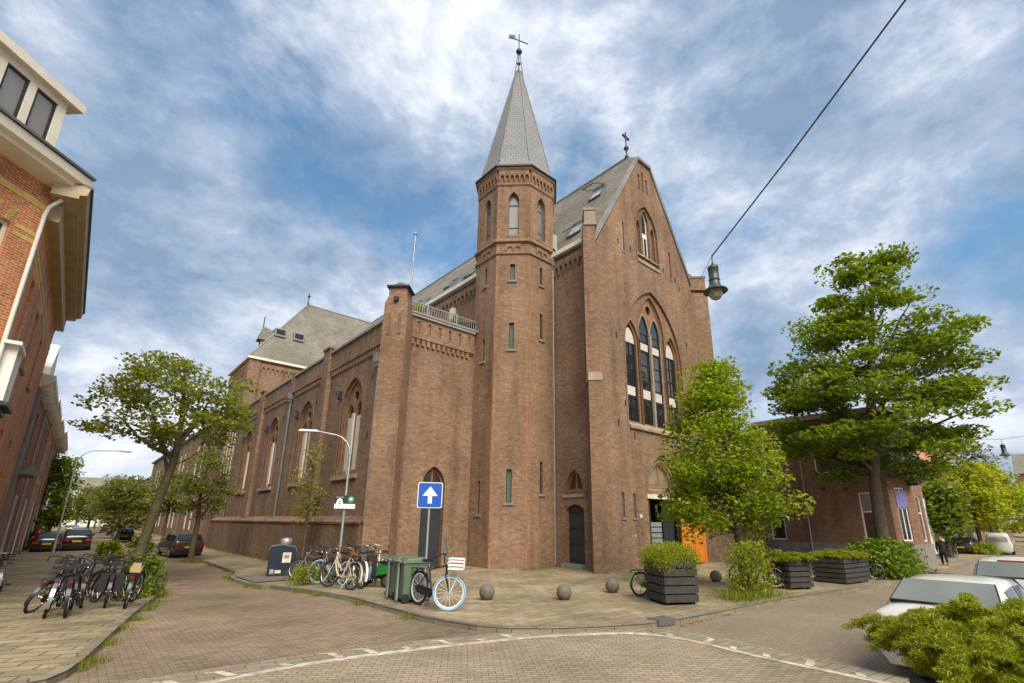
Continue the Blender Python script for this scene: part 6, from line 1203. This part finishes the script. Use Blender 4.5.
    for sgn in (-1, 1):
        MB().obox((rb + 0.05, sgn * (W_ - 0.22), zt - 0.12), (0.16, 0.36, 0.15)).build('tail_light', 'red_dark' if paint != 'car_black' else 'red_plastic', t); MB().obox((L[1] - 0.1, sgn * (W_ - 0.28), 0.66), (0.2, 0.3, 0.13)).build('headlight', 'lamp_bowl', t)
        m = MB(); m.obox((st[b][0] + 0.25, sgn * (W_ + 0.06), st[b][1] + 0.08), (0.1, 0.18, 0.12)); m.build('mirror', paint, t)
    MB().obox((rb - 0.005, 0, 0.42), (0.14, W_ * 1.75, 0.18)).build('rear_bumper', 'rubber', t); MB().obox((L[1] - 0.03, 0, 0.38), (0.12, W_ * 1.7, 0.2)).build('front_bumper', 'rubber', t)
    MB().obox((rb - 0.02, 0, 0.66), (0.03, 0.52, 0.11)).build('number_plate', plate, t)
    if rails:
        for sgn in (-1, 1): MB().tube([(st[a][0] + 0.15, sgn * W_ * 0.68, st[a][2] + 0.02), (st[b][0] - 0.1, sgn * W_ * 0.68, st[b][2] + 0.03)], 0.02, 6).build('roof_rail', 'zinc', t)
    if rear_panel: MB().obox((st[a][0] + 0.02, 0, st[a][2] + 0.01), (0.08, 0.5, 0.04)).build('brake_light', 'red_plastic', t)
    place(t, (x, y, g(x, y) + zoff), rz); t.scale = (s,) * 3; return t
HATCH = [(-2.05, 0.86, 0, 0.86, 0), (-2.0, 0.98, 0, 0.93, 0), (-1.62, 1.0, 1.42, 0.97, 1), (-0.8, 0.98, 1.50, 1.0, 1), (0.25, 0.96, 1.46, 1.0, 1), (1.0, 0.95, 0, 0.98, 0), (1.75, 0.84, 0, 0.92, 0), (2.1, 0.66, 0, 0.78, 0)]
SALOON = [(-2.35, 0.72, 0, 0.88, 0), (-2.25, 0.90, 0, 0.94, 0), (-1.65, 0.93, 0, 0.98, 0), (-1.05, 0.93, 1.33, 0.97, 1), (-0.3, 0.92, 1.37, 0.97, 1), (0.4, 0.92, 1.34, 0.97, 1), (1.05, 0.91, 0, 0.98, 0), (1.9, 0.82, 0, 0.94, 0), (2.2, 0.62, 0, 0.85, 0)]
VAN = [(-2.2, 0.95, 1.55, 0.93, 1), (-2.1, 1.0, 1.80, 0.98, 1), (-0.5, 1.0, 1.86, 1.0, 1), (0.7, 1.0, 1.80, 1.0, 1), (1.3, 0.98, 0, 0.98, 0), (1.9, 0.86, 0, 0.92, 0), (2.15, 0.6, 0, 0.8, 0)]
car('dark grey hatchback parked beside the church pavement behind the young tree', 6.15, 43.5, D(97), 'car_grey', HATCH, s=1.08)
car('black estate car with roof rails parked on the left beyond the bicycles', 0.75, 57.5, D(90), 'car_black', HATCH, rails=True, s=1.12)
car('black car with red tail light left of the black estate', -0.95, 54.5, D(90), 'car_black', HATCH, s=1.0)
for i, (x, y, p, lb) in enumerate([(1.1, 82, 'car_silver', 'silver car far down the left street behind the black estate'), (4.9, 74, 'car_black', 'dark car beneath the street trees beyond the leaning tree'), (5.6, 104, 'car_blue', 'dark blue car parked by the white windowed building'), (0.6, 112, 'car_white', 'white car far down the left street'), (5.4, 122, 'car_silver', 'pale car far down the right side of the left street')]):
    car(lb, x, y, D(90), p, HATCH, group='cars parked far down the left street')
car('white vintage saloon parked behind the juniper planter at lower right', 11.9, 1.62, D(-3), 'car_white', SALOON, W_=0.82)
car('white car with red brake light strip parked ahead of the vintage saloon', 18.6, 1.35, D(0), 'car_white', HATCH, W_=0.86, rear_panel=True, s=0.97)
v = car('white delivery van parked far along the right street', 64.5, 5.6, D(3), 'car_white', VAN, van=True, W_=0.9, name='parked_van', cat='van')
MB().obox((-2.17, 0, 1.28), (0.06, 1.3, 0.42)).build('rear_window', 'sky_glass', v)
for i, (x, y, p, lb) in enumerate([(68, 0.5, 'car_silver', 'silver car right of the far white van'), (76, 1.8, 'car_blue', 'dark car behind the far white van'), (84, -0.5, 'car_white', 'white car in the far right parking row'), (92, -2.4, 'car_silver', 'grey car in the far right parking row'), (60, 7.4, 'car_black', 'dark car beneath the yellow green tree')]):
    car(lb, x, y, D(-5), p, HATCH, group='cars parked far along the right street')
bicycle('dark bicycle by the house front beyond the person in black', 52, 7.2, D(0), group=GR)

# ------------------------------------------------------------------ person
t = thing('person', 'person in long black coat with blond hair walking with a bag', 'person')
def skin(name, pts, edges, rad, mat, parent, sub=2):
    me = bpy.data.meshes.new(name); me.from_pydata(pts, edges, []); o = bpy.data.objects.new(name, me); COL.objects.link(o); o.parent = parent
    md = o.modifiers.new('skin', 'SKIN'); md.use_smooth_shade = True
    for i, r in enumerate(rad): me.skin_vertices[0].data[i].radius = (r, r) if not isinstance(r, tuple) else r
    me.skin_vertices[0].data[0].use_root = True
    s_ = o.modifiers.new('sub', 'SUBSURF'); s_.levels = sub; s_.render_levels = sub
    dg = bpy.context.evaluated_depsgraph_get(); me2 = bpy.data.meshes.new_from_object(o.evaluated_get(dg)); bpy.data.objects.remove(o)
    me2.name = name; me2.materials.clear(); me2.materials.append(MATS[mat]); o = bpy.data.objects.new(name, me2); COL.objects.link(o); o.parent = parent; return o
P = [(0, 0, 0.92), (0, 0, 1.12), (0.0, 0, 1.32), (0.02, 0, 1.43), (0.03, 0, 1.56), (0, 0.1, 0.86), (0.10, 0.1, 0.48), (0.0, 0.1, 0.08), (0.13, 0.1, 0.035), (0, -0.1, 0.86), (-0.02, -0.1, 0.47), (-0.22, -0.1, 0.12), (-0.11, -0.1, 0.04),
     (0, 0.19, 1.36), (-0.03, 0.24, 1.10), (0.06, 0.25, 0.88), (0.09, 0.25, 0.78), (0, -0.19, 1.36), (0.04, -0.24, 1.12), (0.16, -0.2, 0.98), (0.22, -0.17, 0.96)]
E_ = [(0, 1), (1, 2), (2, 3), (3, 4), (0, 5), (5, 6), (6, 7), (7, 8), (0, 9), (9, 10), (10, 11), (11, 12), (2, 13), (13, 14), (14, 15), (15, 16), (2, 17), (17, 18), (18, 19), (19, 20)]
skin('body', P, E_, [0.15, 0.13, 0.15, 0.055, 0.10, 0.1, 0.07, 0.05, 0.045, 0.1, 0.07, 0.05, 0.045, 0.075, 0.055, 0.04, 0.04, 0.075, 0.055, 0.04, 0.04], 'skin', t)
skin('coat', [(0, 0, 0.55), (0, 0, 0.92), (0, 0, 1.12), (0, 0, 1.34), (0.01, 0, 1.43), (0, 0.2, 1.36), (-0.03, 0.25, 1.10), (0.06, 0.26, 0.9), (0, -0.2, 1.36), (0.04, -0.25, 1.12), (0.15, -0.21, 1.0)], [(0, 1), (1, 2), (2, 3), (3, 4), (3, 5), (5, 6), (6, 7), (3, 8), (8, 9), (9, 10)], [(0.25, 0.22), (0.21, 0.19), (0.17, 0.16), 0.18, 0.08, 0.09, 0.07, 0.055, 0.09, 0.07, 0.055], 'cloth_black', t)
skin('trousers', [(0, 0, 0.9), (0, 0.1, 0.84), (0.10, 0.1, 0.48), (0.0, 0.1, 0.10), (0, -0.1, 0.84), (-0.02, -0.1, 0.47), (-0.21, -0.1, 0.14)], [(0, 1), (1, 2), (2, 3), (0, 4), (4, 5), (5, 6)], [0.16, 0.115, 0.085, 0.065, 0.115, 0.085, 0.065], 'cloth_black', t)
skin('hair', [(-0.02, 0, 1.64), (-0.05, 0, 1.56), (-0.06, 0, 1.42)], [(0, 1), (1, 2)], [0.09, 0.115, 0.085], 'hair_blond', t)
place(t, (40.2, 6.15, g(40.2, 6.15) + 0.11), D(15))
b = MB(); b.obox((0, 0, 0.17), (0.12, 0.30, 0.34), 0, 0.92); bo = thing('carried_bag', 'pale bag carried by the person in black', 'bag'); b.build('bag_body', 'bag', bo); MB().tube([(0, -0.08, 0.33), (0, -0.05, 0.47), (0, 0.05, 0.47), (0, 0.08, 0.33)], 0.01, 5).build('handle', 'iron', bo); place(bo, (40.2 + 0.02, 6.15 + 0.30, g(40.2, 6.15) + 0.43), D(15))
# red hydrant post by the left houses
t = thing('hydrant', 'small red hydrant post by the left house wall', 'hydrant'); m = MB(); m.lathe([(0.16, 0), (0.16, 0.06), (0.11, 0.1), (0.11, 0.72), (0.15, 0.76), (0.13, 0.9), (0, 0.98)], (0, 0, 0), 12); m.build('body', 'red_plastic', t); m = MB(); m.tube([(-0.2, 0, 0.6), (0.2, 0, 0.6)], 0.06, 8); m.build('outlet', 'red_plastic', t); place(t, (-1.6, 55, g(-1.6, 55) + 0.1)); t.scale = (1.6,) * 3

shrub('rooftop_plant', 'yellow green plant growing behind the balustrade near the turret', (11.6, 21.4), 0.35, 0.55, 30, 40, 0.06, 'leaf_yellow', 71, cat='plant'); bpy.data.objects['rooftop_plant'].location.z = 12.6
shrub('rooftop_plant', 'dark green plant behind the balustrade beside the tower', (14.2, 21.6), 0.4, 0.7, 30, 40, 0.06, 'leaf_bush', 72, cat='plant'); bpy.data.objects['rooftop_plant.001'].location.z = 12.7

shrub('weed_clump', 'low green weeds round the lone tilted bicycle by the kerb', (7.0, 19.8), 0.6, 0.62, 34, 40, 0.045, 'weed_leaf', 73, cat='weeds', stems=20)
